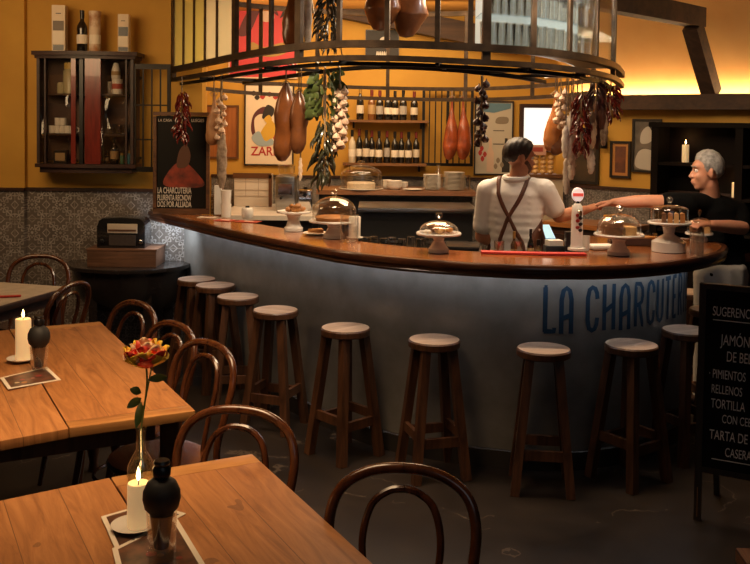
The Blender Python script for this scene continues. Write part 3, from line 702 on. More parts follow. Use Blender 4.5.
# bottle vase with one rose
gv = G(141, 512, .76) + V((0, .0, .003))
vz = T('bottle_vase', 'clear glass bottle used as a vase on the foreground table', 'vase', gv)
MB().lathe([(.033, 0), (.038, .004), (.039, .10), (.037, .13), (.022, .158), (.0135, .172), (.0125, .225), (.0155, .228), (.0155, .236), (.0115, .236), (.010, .17), (.034, .12), (.036, .008), (0, .006)], n=28).build('glass_body', glass('bottle_glass', (.93, .94, .88), .12, .06, .95), vz)
def GO(q): return P(q[0], q[1], gv.y) - gv
rz_ = T('rose', 'red and yellow rose with one stem in the bottle vase', 'flower', gv + V((0, 0, .01)))
hd = GO((146, 352)) - V((0, 0, .01)); bt = V((.004, 0, 0))
stem = catmull([bt, V((0, 0, .2)), GO((143, 415)) - V((0, 0, .01)), GO((147, 385)) - V((0, 0, .01)), hd - V((0, 0, .03))], 6)
MB().tube(stem, .0028, 6).build('stem', mat('green_stem', (.10, .14, .03), .5), rz_)
st2 = catmull([stem[14], stem[14].lerp(hd, .5) + V((.012, 0, 0)), hd + V((.018, 0, -.03))], 5); MB().tube(st2, .002, 6).build('stem', MATS['green_stem'], rz_)
PR, PY_, PC = mat('red_petal', (.75, .05, .02), .5, sss=.2), mat('yellow_petal', (.92, .58, .05), .5, sss=.2), mat('pale_petal', (.92, .60, .32), .5, sss=.2)
def petal(ctr, ang, tilt, s_, m_):
    b = MB(); n = 5; vs = []
    for i in range(n + 1):
        for j in range(n + 1):
            u_ = (i / n - .5) * 2; v_ = j / n; w2 = .75 * math.sin(PI * (.15 + .8 * v_)) + .12
            p = V((u_ * w2 * s_, -.25 * s_ * math.sin(v_ * PI * .6) - .15 * s_ * (1 - u_ * u_) + .06 * s_ * math.sin(u_ * 6 + v_ * 5), v_ * 1.15 * s_ * (1 - .12 * u_ * u_)))
            vs.append(Mx.Rotation(ang, 3, 'Z') @ (Mx.Rotation(tilt, 3, 'X') @ p) + ctr)
    b.faces(vs, [(i * (n + 1) + j, (i + 1) * (n + 1) + j, (i + 1) * (n + 1) + j + 1, i * (n + 1) + j + 1) for i in range(n) for j in range(n)])
    o = b.build('petal', m_, rz_); md = o.modifiers.new('s', 'SOLIDIFY'); md.thickness = .0012
rr = random.Random(4)
for k in range(7): petal(hd + V((0, 0, -.036)), k * 2 * PI / 7 + .2, R(34), .066, (PY_, PR, PY_, PY_, PC, PY_, PR)[k])
for k in range(6): petal(hd + V((0, 0, -.034)), k * 2 * PI / 6, R(17), .062, (PR, PC, PY_, PR, PY_, PC)[k])
for k in range(4): petal(hd + V((0, 0, -.03)), k * 2 * PI / 4 + .5, R(4), .058, (PC, PY_, PC, PR)[k])
def leaf(a_, b_, wd, m_, parent, name='leaf', cup=.2):
    a_, b_ = V(a_), V(b_); d = b_ - a_; L = d.length; d.normalize(); s_ = d.cross(V((0, 1, 0))).normalized(); n_ = s_.cross(d); vs = []
    N = 6
    for i in range(N + 1):
        f_ = i / N; w2 = wd * math.sin(PI * min(1, f_ * .94 + .03)) ** .8; c_ = a_ + d * L * f_ + n_ * (.12 * L * math.sin(PI * f_))
        vs += [c_ - s_ * w2, c_ + n_ * cup * wd, c_ + s_ * w2]
    fs = []
    for i in range(N):
        k = 3 * i; fs += [(k, k + 1, k + 4, k + 3), (k + 1, k + 2, k + 5, k + 4)]
    return MB().faces(vs, fs).build(name, m_, parent)
ST_ = GO((143, 400)) - V((0, 0, .01))
LG = mat('rose_leaf_green', (.055, .10, .022), .45)
for (qa, qb) in (((141, 398), (127, 408)), ((141, 393), (130, 389)), ((141, 402), (136, 428)), ((148, 380), (167, 377))):
    leaf(GO(qa) - V((0, 0, .01)), GO(qb) - V((0, 0, .01)), .012, LG, rz_)

# ------------------------------------------------------------------ chalkboard menu
cb = G(694.5, 519, 0); t = T('menu_board', 'black chalkboard easel with the handwritten menu at right edge', 'menu board', cb, R(-28))
BW2, Z0, Z1 = .62, .235, 1.12
Mb = Mx.Rotation(R(-4), 4, 'X')
fr = MB(); fr.box((BW2 / 2, 0, (Z0 + Z1) / 2), (BW2, .022, Z1 - Z0)); fr.build('board', BOARD, t)
for x in (.012, BW2 - .012): MB().box((x, 0, Z1 / 2), (.03, .03, Z1)).build('side_post', mat('black_easel_wood', (.02, .015, .012), .5, 0, (.045, .028, .018), 5, (6, 6, 1)), t)
for z in (Z0 + .012, Z1 - .012): MB().box((BW2 / 2, 0, z), (BW2 - .054, .03, .026)).build('frame_rail', MATS['black_easel_wood'], t)
for x in (.05, BW2 - .05): MB().bar((x, .02, 1.02), (x, .36, 0), .026).build('back_leg', MATS['black_easel_wood'], t)
MB().tube([(.012, -.001, .02), (.012, -.001, .16)], .0158, 4).build('foot_cap', mat('bare_wood', (.30, .14, .05), .6), t)
LN = [('SUGERENCIAS', .075, .965, .062, 1.0), ('JAMÓN', .115, .832, .072, 1.0), ('DE BELLOTA', .14, .758, .068, 1.0), ('· PIMIENTOS', .066, .674, .060, .92), ('RELLENOS', .078, .604, .058, .95),
      ('TORTILLA', .078, .535, .062, 1.0), ('CON CEBOLLA', .128, .470, .056, 1.0), ('TARTA DE', .075, .388, .064, 1.06), ('CASERA', .145, .315, .060, 1.0)]
for s_, x, z, sz, sx_ in LN:
    tx = text(s_, sz, CHALK, t, (x - .018, -.0125, z + .011), name='chalk_writing', ext=.0006, sx=.53 * sx_, off=.0, shear=.04)
for x0, x1, z in ((.06, .5, .956), (.07, .5, .306)): MB().box(((x0 + x1) / 2, -.0122, z), (x1 - x0, .0015, .004)).build('chalk_line', CHALK, t)

# ------------------------------------------------------------------ left wall: side table, wooden box, old radio
e0, e1_ = P(96, 266, 7.12), P(185, 266, 6.95)
t = T('console_table', 'black half-round console table against the tiled wall', 'side table', ((P(70, 265, 7.2).x + P(186, 265, 7.0).x) / 2, LWY - .025, 0))
hw = (P(187, 265, 7.0).x - P(68, 265, 7.2).x) / 2; zt = P(130, 269, 6.85).z
BLK = mat('black_lacquered_wood', (.016, .012, .011), .24, 0, (.03, .022, .018), 4, coat=.3)
hr = [(-hw, 0)] + [(-hw * math.cos(PI * k / 28), -.50 * math.sin(PI * k / 28) ** .8) for k in range(29)] + [(hw, 0)]
MB().prism(hr[1:-1], zt - .03, zt).build('tabletop', BLK, t, bevel=.004)
hs = [(x * .93, y * .92) for x, y in hr[1:-1]]
b = MB()
vs = []; N_ = len(hs)
for k, (z, f_) in enumerate(((zt - .03, 1), (zt - .13, .98), (zt - .25, .90), (zt - .34, .74))):
    vs += [V((x * f_, y * f_, z)) for x, y in hs]
fs = [(k * N_ + i, k * N_ + i + 1, (k + 1) * N_ + i + 1, (k + 1) * N_ + i) for k in range(3) for i in range(N_ - 1)] + [tuple(3 * N_ + i for i in range(N_))[::-1]]
b.faces(vs, fs).build('apron', BLK, t)
for x, y in ((-hw * .6, -.06), (hw * .6, -.06), (-hw * .42, -.34), (hw * .42, -.34)): MB().bar((x, y, 0), (x, y, zt - .1), .06, .06).build('leg', BLK, t)
def px_box(x0, x1, y0, y1, D, depth):
    a_, b_ = P(x0, y1, D), P(x1, y0, D); return (a_.x + b_.x) / 2, D + depth / 2, zt, b_.x - a_.x, b_.z - a_.z
D_ = 6.93
x0, x1 = P(87, 262, D_).x, P(156, 262, D_).x; hz = P(120, 249, D_).z - zt
t = T('wooden_crate', 'brown wooden box under the radio on the black console', 'box', ((x0 + x1) / 2, D_ + .15, zt + .001))
MB().box((0, 0, hz / 2), (x1 - x0, .30, hz)).build('body', wood('brown_crate_wood', (.17, .08, .042), (.09, .04, .02), .5, 0, 3), t, bevel=.003)
MB().box((0, 0, hz - .008), (x1 - x0 + .012, .312, .014)).build('lid', MATS['brown_crate_wood'], t)
zb = zt + hz + .002
x0, x1 = P(95.5, 240, D_).x, P(144, 240, D_).x; hh = P(120, 215, D_).z - P(120, 246, D_).z; wd = x1 - x0
t = T('vintage_radio', 'black vintage radio with a chrome dial window on the wooden box', 'radio', ((x0 + x1) / 2, D_ + .13, zb))
b = MB(); prof = [(-wd / 2, 0), (wd / 2, 0), (wd / 2, hh * .7), (wd * .46, hh * .88), (wd * .38, hh * .97), (0, hh), (-wd * .38, hh * .97), (-wd * .46, hh * .88), (-wd / 2, hh * .7)]
b.plate(prof, -.10, .10); b.build('case', mat('black_bakelite', (.013, .012, .012), .2, coat=.5), t, bevel=.008)
MB().box((.012, -.103, hh * .64), (wd * .62, .008, hh * .30)).build('dial_window', mat('dial_chrome_sheen', (.50, .42, .33), .3), t, bevel=.003)  # cream colour stands in for bright reflections in the chrome
MB().box((.012, -.108, hh * .58), (wd * .58, .004, hh * .06)).build('dial_strip', mat('dial_dark', (.10, .05, .03), .4), t)
MB().box((.012, -.104, hh * .26), (wd * .55, .006, hh * .34)).build('speaker_cloth', mat('speaker_cloth', (.05, .035, .03), .9, 0, (.035, .025, .02), 80), t)
for x in (-wd * .39, wd * .42): MB().lathe([(.016, 0), (.016, .015), (.012, .018), (0, .018)], n=16, M=Mx.Rotation(PI / 2, 3, 'X'), c=(x, -.10, hh * .22)).build('knob', CHROME if x > 0 else BLACK, t)
for x in (-wd * .42, wd * .42): MB().lathe([(.012, 0), (.012, .01), (0, .011)], (x, -.07, -.0015), 10).build('foot', BLACK, t)

# ------------------------------------------------------------------ left wall: glazed display cabinet
DC = 7.04
xl, xr = P(34, 110, DC).x, P(132, 110, DC).x; zb_, zt_ = P(80, 168, DC).z, P(80, 51, DC).z
cab = T('display_cabinet', 'wall cabinet of dark wood with glass doors and a red centre panel', 'cabinet', ((xl + xr) / 2, LWY - .005, zb_))
cw = (xr - xl) / 2; chh = zt_ - zb_; dp = LWY - DC - .01
def bowf(x): return -dp * (.80 + .20 * math.cos(x / cw * PI / 2))
bow = [(-cw + 2 * cw * k / 16, bowf(-cw + 2 * cw * k / 16)) for k in range(17)]
slab = lambda z0, z1, g_=0: MB().prism([(-cw - g_, 0)] + [(x * (1 + g_ / cw), y - g_) for x, y in bow] + [(cw + g_, 0)], z0, z1)
slab(chh - .03, chh, .03).build('cornice', DARKW, cab); slab(chh - .055, chh - .0305, .012).build('top_moulding', DARKW, cab)
slab(.0, .028, .012).build('bottom_board', DARKW, cab)
b = MB(); b.prism([(-cw * .95, 0)] + [(x * .95, y * .95) for x, y in bow] + [(cw * .95, 0)], -.04, -.0005); b.build('base_moulding', DARKW, cab)
MB().box((0, -.012, chh / 2), (2 * cw - .01, .018, chh - .09)).build('back_panel', mat('cabinet_back_wood', (.085, .035, .012), .6, 0, (.05, .02, .008), 4), cab)
for x in (-cw + .012, cw - .012): MB().box((x, bowf(x) / 2 - .01, chh / 2 - .01), (.022, -bowf(x) - .04, chh - .09)).build('side_panel', DARKW, cab)
sh_z = []
for yy in (134, 93.5):
    z = P(80, yy, DC).z - zb_; sh_z.append(z)
    MB().prism([(-cw + .025, -.022)] + [(x * .94, y + .035) for x, y in bow[1:-1]] + [(cw - .025, -.022)], z - .012, z).build('shelf', DARKW, cab)
xc0, xc1 = P(84, 110, DC).x - cab.location.x, P(100, 110, DC).x - cab.location.x
def cxx(q): return P(q, 110, DC).x - cab.location.x
def upr(x, wdt, m_, nm, dy=0): MB().box((x, bowf(x) + .012 + dy, chh / 2 - .012), (wdt, .024, chh - .086)).build(nm, m_, cab)
upr(cxx(35.5), .022, DARKW, 'door_stile'); upr(cxx(130), .022, DARKW, 'door_stile')
upr(cxx(73), .035, REDW, 'door_stile', -.002); upr(cxx(80), .028, BLACK, 'centre_gap', .02); upr(cxx(92.5), .118, REDW, 'centre_panel', -.004); upr(cxx(124.5), .012, DARKW, 'door_bar'); upr(cxx(43), .012, DARKW, 'door_bar')
for a_, b_ in ((35.5, 71), (100, 130)):
    pts = [(cxx(a_ + (b_ - a_) * k / 5), bowf(cxx(a_ + (b_ - a_) * k / 5)) + .016) for k in range(6)]
    b = MB(); vs = []
    for x, y in pts: vs += [V((x, y, .03)), V((x, y, chh - .056))]
    b.faces(vs, [(2 * i, 2 * i + 2, 2 * i + 3, 2 * i + 1) for i in range(5)]); o = b.build('glass_door', PANE, cab)
    md = o.modifiers.new('s', 'SOLIDIFY'); md.thickness = .002
def in_cab(q, level, dy=-.12):
    z = {0: .0285, 1: sh_z[0] + .0005, 2: sh_z[1] + .0005}[level]; return V((P(q, 110, DC).x, LWY + dy, zb_ + z))
BOT = {'dark': mat('dark_bottle_glass', (.012, .010, .008), .1, coat=.5), 'clear': GLASS, 'brown': mat('brown_bottle_glass', (.07, .028, .010), .12, coat=.5), 'green': mat('green_bottle_glass', (.02, .035, .018), .12, coat=.5), 'pale': mat('pale_bottle', (.55, .48, .36), .25), 'rose': mat('amber_bottle_glass', (.20, .075, .022), .12, coat=.4)}
LABELS = [PAPER, mat('cream_label', (.60, .52, .40), .6), mat('grey_label', (.36, .32, .28), .6), mat('tan_label', (.40, .26, .12), .6), mat('red_label', (.38, .06, .04), .6)]
def bottle(name, label, loc, h, r, kind, lab, cap, cat='bottle', group=None):
    t = T(name, label, cat, loc, 0, group)
    MB().lathe([(r * .9, 0), (r, .006), (r, h * .56), (r * .92, h * .63), (r * .42, h * .74), (r * .36, h * .78), (r * .36, h * .93), (r * .42, h * .94), (r * .42, h * .955), (0, h * .955)], n=16).build('glass_body', BOT[kind], t)
    MB().lathe([(r * 1.012, h * .19), (r * 1.02, h * .20), (r * 1.02, h * (.40 + .03 * lab)), (r * 1.012, h * (.41 + .03 * lab))], n=16).build('label', LABELS[lab], t)
    MB().lathe([(r * .44, h * .80), (r * .44, h), (0, h)], n=12).build('capsule', cap, t)
    return t
CAPS = [mat('red_capsule', (.14, .015, .012), .4), BLACK, mat('gold_capsule', (.45, .28, .08), .35, .7)]
# on top of the cabinet
def tall_box(q0, q1, y0, y1, D, label, bands, depth=.085, cloc=None):
    x0, x1 = P(q0, y1, D).x, P(q1, y1, D).x; h_ = P(q0, y0, D).z - zt_ - .0005
    t = T('bottle_carton', label, 'box', ((x0 + x1) / 2, D + depth / 2, zt_ + .001), R(4))
    w2 = x1 - x0
    MB().box((0, 0, h_ / 2), (w2, depth, h_)).build('carton', mat('carton_cream', (.66, .54, .40), .6), t, bevel=.001)
    for z0, z1, m_, ins in bands: MB().box((0, -depth / 2 - .0006, h_ * (z0 + z1) / 2), (w2 * ins, .0012, h_ * (z1 - z0))).build('printed_panel', m_, t)
    MB().box((0, -depth / 2 - .0007, h_ * .82), (w2 * .4, .001, h_ * .02)).build('printed_line', BLACK, t)
    return t
GP = mat('grey_print', (.16, .13, .10), .6)
tall_box(51.5, 64.5, 5, 48, 7.1, 'cream bottle carton standing at the left on top of the cabinet', [(.45, .66, GP, .82), (.02, .14, BLACK, .82), (.16, .43, PAPER, .8)])
tall_box(117.5, 128, 14, 55, 7.1, 'cream and black bottle carton standing at the right on top of the cabinet', [(.42, .66, BLACK, .9), (.16, .41, PAPER, .85), (.02, .13, BLACK, .9)], .08)
x0 = P(80.5, 49, 7.1).x; bottle('liquor_bottle', 'dark liquor bottle with white picture label on top of the cabinet', (x0, 7.14, zt_ + .001), .315, .040, 'dark', 0, BLACK)
x0 = P(93, 49, 7.1).x
t = T('bottle_tube', 'round printed gift tube beside the liquor bottle on the cabinet', 'tube', (x0, 7.15, zt_ + .001))
MB().lathe([(.044, 0), (.044, .285), (.046, .286), (.046, .31), (0, .31)], n=24).build('tube', mat('beige_print', (.62, .48, .34), .5, 0, (.36, .17, .07), 9, lo=.45, hi=.6), t)
MB().lathe([(.0445, .06), (.0445, .13)], n=24).build('printed_band', PAPER, t)
# inside the cabinet
def jar(q, lv, r, h, label, body, lid=None, name='jar', cat='jar', dy=-.12, group=None):
    g = in_cab(q, lv, dy); t = T(name, label, cat, g, 0, group)
    MB().lathe([(r * .92, 0), (r, .005), (r, h * .72), (r * .8, h * .78), (r * .8, h * .8), (0, h * .8)], n=18).build('body', body, t)
    if lid: MB().lathe([(r * .86, h * .79), (r * .86, h * .98), (r * .7, h), (0, h)], n=18).build('lid', lid, t)
    return t
jar(64.5, 2, .055, .24, 'glass storage jar with a yellow lid on the cabinet top shelf', mat('frosted_jar', (.40, .36, .22), .25), mat('yellow_lid', (.60, .40, .10), .4))
jar(55, 2, .030, .11, 'small glass jar left of the yellow lidded jar', MATS['frosted_jar'], None)
def mug(q, lv, r, h, label, m_, dy=-.12, group=None, handle=1):
    g = in_cab(q, lv, dy); t = T('mug', label, 'mug', g, 0, group)
    MB().lathe([(r * .9, 0), (r, .004), (r, h), (r * .9, h), (r * .88, .01), (0, .008)], n=18).build('cup', m_, t)
    MB().tube(catmull([(handle * r * .98, 0, h * .8), (handle * r * 1.55, 0, h * .72), (handle * r * 1.5, 0, h * .35), (handle * r * .98, 0, h * .22)], 5), .005, 6).build('handle', m_, t)
    MB().lathe([(r * 1.01, h * .35), (r * 1.01, h * .7)], n=18).build('printed_motif', LABELS[4], t) if handle == -1 else None
    return t
mug(113, 2, .042, .115, 'white mug with a red motif on the cabinet top shelf', WHITE, -.14, None, -1)
mug(103.5, 2, .026, .10, 'narrow white cup left of the mug with red motif', WHITE, -.06)
g = in_cab(111.5, 2, -.14) + V((0, 0, .1155))
t = T('figurine_bottle', 'white decorated bottle stacked on the mug in the cabinet', 'bottle', g)
MB().lathe([(.030, 0), (.036, .01), (.034, .07), (.022, .11), (.016, .125), (0, .128)], n=18).build('body', WHITE, t); MB().lathe([(.0365, .03), (.0352, .06)], n=18).build('printed_motif', LABELS[3], t)
for k, q in enumerate((46, 52, 57.5, 62)):
    for j in range(2 if k in (1, 2) else 1):
        g = in_cab(q, 1, -.13)
        t = tag(MB().lathe([(.019, 0), (.024, .003), (.025, .06), (.022, .06), (.02, .006), (0, .006)], n=14).build('espresso_cup', WHITE, loc=g + V((0, 0, j * .0605))), ('white cup first from the left on the middle shelf of the cabinet', 'white cup of a two-cup stack, second along the cabinet shelf', 'white cup of a two-cup stack, third along the cabinet shelf', 'white cup fourth along the middle shelf of the cabinet')[k] + (', upper one' if j else ''), 'cup', 'cups on the middle cabinet shelf')
mug(68, 1, .026, .055, 'small mug at the right end of the row of cups', WHITE, -.13)
for k, q in enumerate((108, 113.5, 118.5, 123)):
    tag(MB().lathe([(.017, 0), (.021, .075), (.019, .075), (.016, .006), (0, .006)], n=14).build('shot_glass', GLASS, loc=in_cab(q, 1, -.10)), 'empty shot glass on the right middle shelf of the cabinet', 'glass', 'shot glasses in the cabinet')
g = in_cab(55, 0, -.12); t = T('spice_box', 'small dark box with a tan label at the cabinet bottom left', 'box', g)
MB().box((0, 0, .05), (.10, .06, .10)).build('carton', BLACK, t); MB().box((0, -.0308, .05), (.075, .0012, .06)).build('label', LABELS[3], t)
bottle('small_bottle', 'short dark bottle with a tan label in the right half of the cabinet', in_cab(110, 0, -.14), .20, .032, 'dark', 3, BLACK)
bottle('small_bottle', 'very small bottle beside the dark bottle in the cabinet', in_cab(102, 0, -.14), .10, .018, 'dark', 3, BLACK)
jar(118, 0, .018, .085, 'small jar with a green label in the cabinet', mat('green_label', (.05, .16, .09), .5), CAPS[2], dy=-.14)
jar(126, 0, .022, .105, 'small jar with a blue label at the right end of the cabinet', mat('blue_label', (.08, .26, .36), .5), CAPS[2], dy=-.13)
bottle('small_bottle', 'tiny bottle under the red stile of the cabinet', in_cab(78, 0, -.17), .08, .012, 'dark', 3, BLACK)

# wrought iron grille beside the cabinet
DG = 7.12; xl, xr = P(134.5, 120, DG).x, P(169, 120, DG).x; z0, z1 = P(150, 172, DG).z, P(150, 64, DG).z
t = T('iron_grille', 'dark iron window grille hanging on the wall beside the cabinet', 'grille', ((xl + xr) / 2, DG, z0))
hw2 = (xr - xl) / 2
for x in (-hw2, hw2): MB().box((x, 0, (z1 - z0) / 2), (.026, .026, z1 - z0)).build('frame_post', IRONB, t)
for z in (.02, z1 - z0 - .02): MB().box((0, 0, z), (2 * hw2, .024, .04)).build('frame_rail', IRONB, t)
for k in range(1, 4): MB().box((-hw2 + 2 * hw2 * k / 4, 0, (z1 - z0) / 2), (.011, .011, z1 - z0)).build('bar', IRONB, t)
for z in (.30, .62): MB().box((0, .004, (z1 - z0) * z), (2 * hw2, .008, .011)).build('cross_bar', IRONB, t)
for z in (.1, z1 - z0 - .1): MB().box((-hw2, (LWY - DG) / 2, z), (.02, LWY - DG, .02)).build('wall_bracket', IRONB, t)
# ------------------------------------------------------------------ framed pictures: local x along the wall, y into the wall, z up
def framed(name, label, cat, q, plane, fw, frame_m, print_m, mount=None, gap=.004, depth=.022):
    x0, y0, x1, y1 = q; pp_, n_, rz = PLANES[plane]
    a_, b_ = HIT(x0, (y0 + y1) / 2, pp_, n_), HIT(x1, (y0 + y1) / 2, pp_, n_); xm = (x0 + x1) / 2
    zt2, zb2 = HIT(xm, y0, pp_, n_).z, HIT(xm, y1, pp_, n_).z; wd = (b_ - a_).length; h_ = zt2 - zb2
    inn = V((math.sin(rz), -math.cos(rz), 0))
    c_ = (a_ + b_) / 2 + inn * (depth + gap); c_.z = zb2
    t = T(name, label, cat, c_, rz)
    b = MB()
    for cx_, cz, sx_, sz in ((0, fw / 2, wd, fw), (0, h_ - fw / 2, wd, fw), (-wd / 2 + fw / 2, h_ / 2, fw, h_ - 2 * fw), (wd / 2 - fw / 2, h_ / 2, fw, h_ - 2 * fw)): b.box((cx_, depth / 2, cz), (sx_, depth, sz))
    b.build('frame', frame_m, t)
    MB().box((0, depth * .7, h_ / 2), (wd - 2 * fw + .002, depth * .4, h_ - 2 * fw + .002)).build('print', print_m, t)
    if mount: MB().box((0, depth * .48, h_ / 2), (wd - 2 * fw - .05, .002, h_ - 2 * fw - .05)).build('picture', mount, t)
    return t, wd, h_, depth * .46
def shape(t, pts, y, m_, nm='printed_shape', smooth=True):
    P3 = [(p.x, p.z) for p in catmull([(x, 0, z) for x, z in pts], 5, True)] if smooth else pts
    n = len(P3); c_ = (sum(p[0] for p in P3) / n, sum(p[1] for p in P3) / n)
    return MB().plate(P3, y - .0012, y).build(nm, m_, t)
FB = mat('black_frame', (.014, .011, .009), .35); FBR = mat('brown_frame', (.11, .045, .018), .4)
PRED, PBLK, PYEL, PBLU, PMAR, PORG = [mat(n_, c_, .6) for n_, c_ in (('print_red', (.40, .03, .025)), ('print_black', (.02, .016, .014)), ('print_yellow', (.60, .36, .04)), ('print_pale_blue', (.30, .38, .42)), ('print_maroon', (.10, .022, .025)), ('print_orange', (.50, .17, .03)))]
# cream poster with coloured figure-like blobs
t, wd, h_, y = framed('framed_poster', 'cream poster with ZARR lettering in a thin black frame on the back wall', 'poster', (244.5, 84, 294, 165.5), 'B', .014, FB, mat('cream_poster_paper', (.74, .62, .46), .6))
def sc(pts): return [((x - .5) * wd, z * h_) for x, z in pts]
shape(t, sc([(.2, .55), (.32, .63), (.5, .62), (.42, .72), (.26, .68), (.16, .58), (.14, .42), (.24, .32)]), y, PMAR)
shape(t, sc([(.36, .58), (.55, .6), (.6, .7), (.45, .74)]), y - .0014, PBLK)
shape(t, sc([(.32, .38), (.5, .55), (.62, .5), (.6, .36), (.45, .30)]), y - .0014, PYEL)
shape(t, sc([(.58, .34), (.62, .55), (.78, .58), (.8, .40), (.7, .32)]), y, PRED)
shape(t, sc([(.15, .34), (.3, .42), (.42, .30), (.55, .33), (.6, .26), (.3, .24)]), y - .0028, PBLU)
shape(t, sc([(.4, .57), (.5, .62), (.56, .56), (.47, .52)]), y - .0042, PYEL)
text('ZARR', .125, PRED, t, (-wd * .36, y - .001, h_ * .125), sx=.92, off=.002)
for k, (x, z) in enumerate(((.18, .88), (.25, .83), (.36, .84), (.5, .87), (.62, .84), (.72, .87), (.8, .85))): shape(t, sc([(x - .05, z), (x, z + .035), (x + .06, z + .01), (x + .01, z - .03)]), y, PBLK if k < 2 else PRED)
# orange wooden panel
framed('wall_panel', 'plain orange-brown wooden panel hung behind the small counter poster', 'picture', (197, 105, 239, 158.5), 'B', .02, FBR, wood('orange_panel_wood', (.34, .12, .035), (.22, .07, .018), .4, 2, 3))
# big red poster
t, wd, h_, y = framed('large_poster', 'large red poster with a black curved shape seen through the rack', 'poster', (229, -42, 298, 78.5), 'B', .012, mat('white_border', (.66, .52, .38), .6), mat('red_poster_paper', (.52, .035, .045), .55))
shape(t, sc([(.14, .36), (.22, .50), (.38, .62), (.62, .62), (.72, .52), (.6, .56), (.46, .56), (.36, .44), (.28, .36)]), y, PMAR)
shape(t, sc([(.44, .52), (.5, .58), (.62, .57), (.66, .50), (.56, .47), (.48, .48)]), y - .0014, mat('print_pale', (.58, .42, .32), .6))
shape(t, sc([(.55, .66), (.75, .64), (.84, .56), (.74, .50), (.78, .57), (.68, .61), (.56, .62)]), y - .0028, PBLK)
shape(t, sc([(.3, .22), (.34, .30), (.52, .26), (.8, .30), (.84, .22), (.6, .18)]), y - .0014, mat('print_olive', (.34, .22, .05), .6))
# black sign
t, wd, h_, y = framed('black_sign', 'black sign with white cap drawing and script, high on the back wall', 'sign', (365.5, 30, 399, 58), 'B', .008, FB, PBLK)
WP = mat('print_white', (.60, .54, .46), .6)
shape(t, sc([(.42, .62), (.5, .74), (.66, .74), (.68, .62), (.55, .58)]), y, WP); shape(t, sc([(.4, .56), (.74, .58), (.72, .53), (.42, .52)]), y, WP)
for k in range(7): shape(t, sc([(.32 + k * .055, .10), (.345 + k * .055, .24), (.37 + k * .055, .18), (.36 + k * .055, .08)]), y, WP, 'script_stroke')
# bluish framed price poster behind the barman
t, wd, h_, y = framed('wine_poster', 'pale framed poster with a blue band and bottle pictures behind the barman', 'poster', (474, 101, 513, 175), 'B', .014, FB, mat('pale_poster', (.48, .44, .36), .45, coat=.3))
shape(t, sc([(.1, .86), (.5, .84), (.92, .9), (.93, .97), (.08, .97)]), y, mat('print_blue', (.10, .20, .27), .5), smooth=False)
shape(t, sc([(.55, .70), (.6, .78), (.85, .78), (.84, .70)]), y, mat('print_grey_brown', (.22, .18, .13), .6))
for z in (.60, .42): MB().box((.05, y - .001, h_ * z), (wd * .28, .001, .008)).build('printed_line', PBLK, t)
for x, s_, m_ in ((.82, .10, PBLK), (.42, .09, MATS['print_pale'])): shape(t, sc([(x - s_, .04), (x - s_, .3), (x - s_ * .4, .38), (x - s_ * .35, .5), (x + s_ * .35, .5), (x + s_ * .4, .38), (x + s_, .3), (x + s_, .04)]), y, m_, 'printed_bottle', False)
for x, z in ((.16, .3), (.22, .22), (.28, .28), (.2, .36), (.62, .2), (.56, .12), (.72, .14)): shape(t, sc([(x - .05, z), (x, z + .04), (x + .05, z), (x, z - .04)]), y - .0014, PRED if x < .4 else MATS['print_grey_brown'])
# pictures on the right wall
framed('framed_picture', 'small picture with an orange ground in a black frame on the right wall', 'picture', (611, 141, 631.5, 178), 'R', .022, FB, mat('orange_print', (.22, .085, .025), .5), mat('brown_figure_print', (.16, .05, .02), .5, 0, (.06, .02, .012), 9))
t, wd, h_, y = framed('framed_picture', 'tall grey picture with a white shape, right of the small orange picture', 'picture', (633, 119, 662, 172.5), 'R', .02, FB, mat('grey_photo', (.16, .13, .10), .5, 0, (.06, .05, .04), 6))
shape(t, sc([(.3, .55), (.32, .75), (.55, .86), (.72, .70), (.6, .56)]), y, mat('photo_white', (.46, .42, .36), .6)); shape(t, sc([(.12, .12), (.2, .36), (.45, .44), (.8, .36), (.85, .08), (.5, .05)]), y, MATS['photo_white'])
shape(t, sc([(.55, .9), (.7, .95), (.9, .9), (.9, .6), (.74, .55), (.7, .74)]), y - .0014, PBLK)
framed('framed_picture', 'dark wide framed picture low on the right wall behind the hanging sausages', 'picture', (567, 128, 600, 184), 'R', .03, FB, mat('dark_print', (.035, .028, .02), .3, 0, (.08, .05, .03), 6))
# lit frosted window behind the barman
t = T('lit_window', 'bright white backlit window in a dark frame behind the barman', 'window', HIT(537, 152, *PLANES['B'][:2]) + V((0, -.05, 0)))
a_, b_ = P(519, 130, BWY), P(563, 130, BWY); wd = b_.x - a_.x; h_ = P(530, 104, BWY).z - t.location.z; t.location.x = (a_.x + b_.x) / 2
MB().box((0, .03, h_ / 2), (wd - .06, .02, h_ - .06)).build('pane', mat('bright_window', (.9, .9, .88), emit=(1, .93, .84), estr=1.15), t)
for x in (-wd / 2 + .02, wd / 2 - .02): MB().box((x, .02, h_ / 2), (.04, .05, h_)).build('frame_stile', DARKW, t)
for z in (.02, h_ - .02): MB().box((0, .02, z), (wd - .08, .05, .04)).build('frame_rail', DARKW, t)

